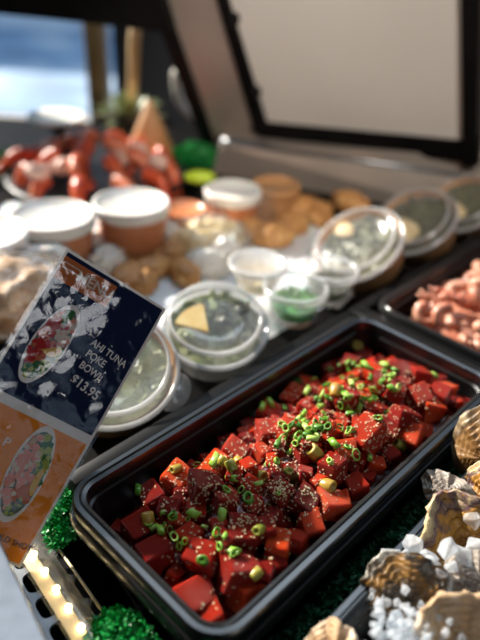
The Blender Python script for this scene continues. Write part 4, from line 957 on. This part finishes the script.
# crushed ice bed that the tubs and packs stand in
bm = bmesh.new(); gg = []
for i in range(51):
    row = []
    for j in range(41):
        x = -0.42 + 0.58*i/50; y = 0.60 + 0.42*j/40
        q = min((tr(0, -0.075)-Vector((x, y, 0))).dot(V), x+0.42, 1.02-y, (y-0.60)*1.0 + 0.0)
        z = SH - 0.004 + 0.016*max(0, min(1, q/0.05)) + (0.004*noise.noise(Vector((x*45, y*45, 3))) + 0.003*noise.noise(Vector((x*130, y*130, 8))))*min(1, max(0, q/0.03))
        row.append(bm.verts.new((x, y, z)))
    gg.append(row)
for i in range(50):
    for j in range(40): bm.faces.new((gg[i][j], gg[i+1][j], gg[i+1][j+1], gg[i][j+1]))
tag(obj('ice_bed', bm, M['crush']), 'bed of crushed ice under the soup tubs, rolls and sauce cups', 'ice', kind='stuff')
# lime tag
bm = bmesh.new(); p = at(200, 177, 0.09); add_blob(bm, (0, 0, 0), (0.028, 0.014, 0.012), 3, 0.08); o = obj('lime', bm, M['lime']); o.location = p; tag(o, 'bright lime green fruit behind the soup tubs', 'lime')

# ---------------------------------------------------------------- LOBSTER PLATTER
plc = at(98, 175, 0.06)
pt = thing('seafood_platter', 'dark round platter of red lobster tails at the back left', 'platter', (plc.x, plc.y, SH))
bm = bmesh.new(); add_lathe(bm, [(0, 0), (0.11, 0), (0.15, 0.014), (0.165, 0.018), (0.163, 0.021), (0.145, 0.018), (0.108, 0.005), (0, 0.005)], 48); obj('dish', bm, M['blackmat'], pt)
def tail_mesh(i):
    bm = bmesh.new(); n = 30; P_, rd = [], []
    for k in range(n):
        f = k/(n-1); a = 1.7*f; P_.append((0.055*sin(a), 0, 0.045*cos(a)-0.035)); rd.append(0.020*(1-0.45*f)*(1+0.10*((k*7/n) % 1.0)))
    add_tube(bm, P_, rd, 14); e = Vector(P_[-1])
    for q in range(-2, 3):
        add_blob(bm, e + Vector((0.010, 0.008*q, -0.010)), (0.008, 0.006, 0.018), 2, 0.05, rot=Quaternion((1, 0, 0), q*0.35))
    me = tomesh('lobster_tail', bm); me.materials.append(M['lobster']); return me
TM = [tail_mesh(0)]
tails = []
for ring_r, cnt, zz in ((0.115, 12, 0.036), (0.065, 8, 0.055), (0.02, 3, 0.072)):
    for k in range(cnt):
        a = 2*pi*k/cnt + ring_r*9; o = link('lobster_tail', TM[0]); o.scale = (0.72,)*3; o.location = (plc.x + ring_r*cos(a), plc.y + ring_r*sin(a), SH+zz); o.rotation_euler = (R.gauss(0, .3), R.gauss(0, .3), a + R.uniform(-.5, .5))
        tag(o, 'red cooked lobster tail piled on the dark platter', 'lobster tail', 'lobster tails on the platter')
for k, (x, y, lab) in enumerate([(38, 172, 'pale pink prawn at the left of the platter'), (62, 166, 'pale pink prawn front left on the platter'), (118, 158, 'pale pink prawn in the middle of the platter'), (136, 150, 'pale pink prawn near the brown cone'), (50, 150, 'pale pink prawn up on the left of the pile'), (158, 162, 'pale pink prawn at the right of the platter')]):
    pack('prawn', (x, y), 0.10, (0.022, 0.014, 0.014), M['palepink'], lab, 'prawn', 60+k, k*1.1, 0.3, group='pale prawns on the platter')
# things beyond the platter
p = at(148, 132, 0.11); o = thing('paper_cone', 'brown kraft paper cone at the back behind the platter', 'paper cone', (p.x, p.y+0.03, SH))
bm = bmesh.new(); add_lathe(bm, [(0.055, 0), (0.057, 0.002), (0.006, 0.115), (0, 0.118)], 32); obj('cone', bm, M['kraft'], o)
p = at(120, 118, 0.13); pl = thing('potted_plant', 'small dark green potted plant with a yellow stake at the back', 'plant', (p.x, p.y+0.12, SH))
bm = bmesh.new(); add_lathe(bm, [(0, 0), (0.035, 0), (0.048, 0.06), (0.05, 0.062), (0.044, 0.062), (0.04, 0.055), (0, 0.055)], 32); obj('pot', bm, M['blackmat'], pl)
bm = bmesh.new(); rng = random.Random(8)
for i in range(90):
    a = rng.uniform(0, 6.28); el = rng.uniform(0.3, 1.4); L_ = rng.uniform(0.05, 0.10); d = Vector((cos(a)*cos(el), sin(a)*cos(el), sin(el))); s_ = Vector((-sin(a), cos(a), 0))
    pv_ = [Vector((0, 0, 0.05)) + d*L_*f - Z*0.03*f*f for f in (0, .35, .7, 1)]; wv = [0.002, 0.008, 0.007, 0.0005]
    Lr = [bm.verts.new(q + s_*w_) for q, w_ in zip(pv_, wv)]; Rr = [bm.verts.new(q - s_*w_) for q, w_ in zip(pv_, wv)]; Mr = [bm.verts.new(q - Z*0.002) for q in pv_]
    for k in range(3): bm.faces.new((Lr[k], Lr[k+1], Mr[k+1], Mr[k])); bm.faces.new((Mr[k], Mr[k+1], Rr[k+1], Rr[k]))
obj('leaves', bm, M['leaf'], pl)
bm = bmesh.new(); add_tube(bm, [(0.0, 0, 0.05), (0.008, 0, 0.14), (0.012, 0, 0.20), (0.02, 0, 0.26)], [0.010, 0.011, 0.012, 0.012], 10); obj('stake', bm, M['gold'], pl)
p = at(183, 100, 0.15); hy = 1.50; p = CAM + ray(176, 88)*((hy-CAM.y)/ray(176, 88).y)
bm = bmesh.new(); add_tube(bm, [(0.10, 0, SH-p.z), (0.10, 0, -0.085)] + [(0.10 - 0.10*sin(a), 0, 0.015 - 0.10*cos(a)) for a in [radians(8 + 95*k/14) for k in range(15)]], 0.010, 10)
o = obj('curved_bar', bm, M['whitelid']); o.location = p; tag(o, 'pale curved bar on a post at the back, left of the lid strut', 'bar')
p = at(196, 158, 0.06)
parsley('plastic_parsley', (p.x, p.y, SH), 0.05, 0.04, 0.045, 300, 'dark teal green plastic leaves at the foot of the strut', 4, M['garn'], ang=0)
p = at(12, 168, 0.06)
parsley('plastic_parsley', (p.x-0.05, p.y, SH), 0.06, 0.05, 0.05, 300, 'bright green plastic leaves left of the lobster platter', 5, M['garn'], ang=0)
p = at(50, 130, 0.12); o = thing('cake_stand', 'white dish on a short dark stem at the far back left', 'dish stand', (p.x, p.y+0.05, SH))
bm = bmesh.new(); add_lathe(bm, [(0, 0), (0.05, 0), (0.052, 0.004), (0.014, 0.012), (0.012, 0.075), (0, 0.075)], 32); obj('stem', bm, M['blackmat'], o)
bm = bmesh.new(); add_lathe(bm, [(0, 0.075), (0.045, 0.078), (0.056, 0.086), (0.055, 0.089), (0.044, 0.082), (0, 0.081)], 40); obj('plate', bm, M['whitelid'], o)
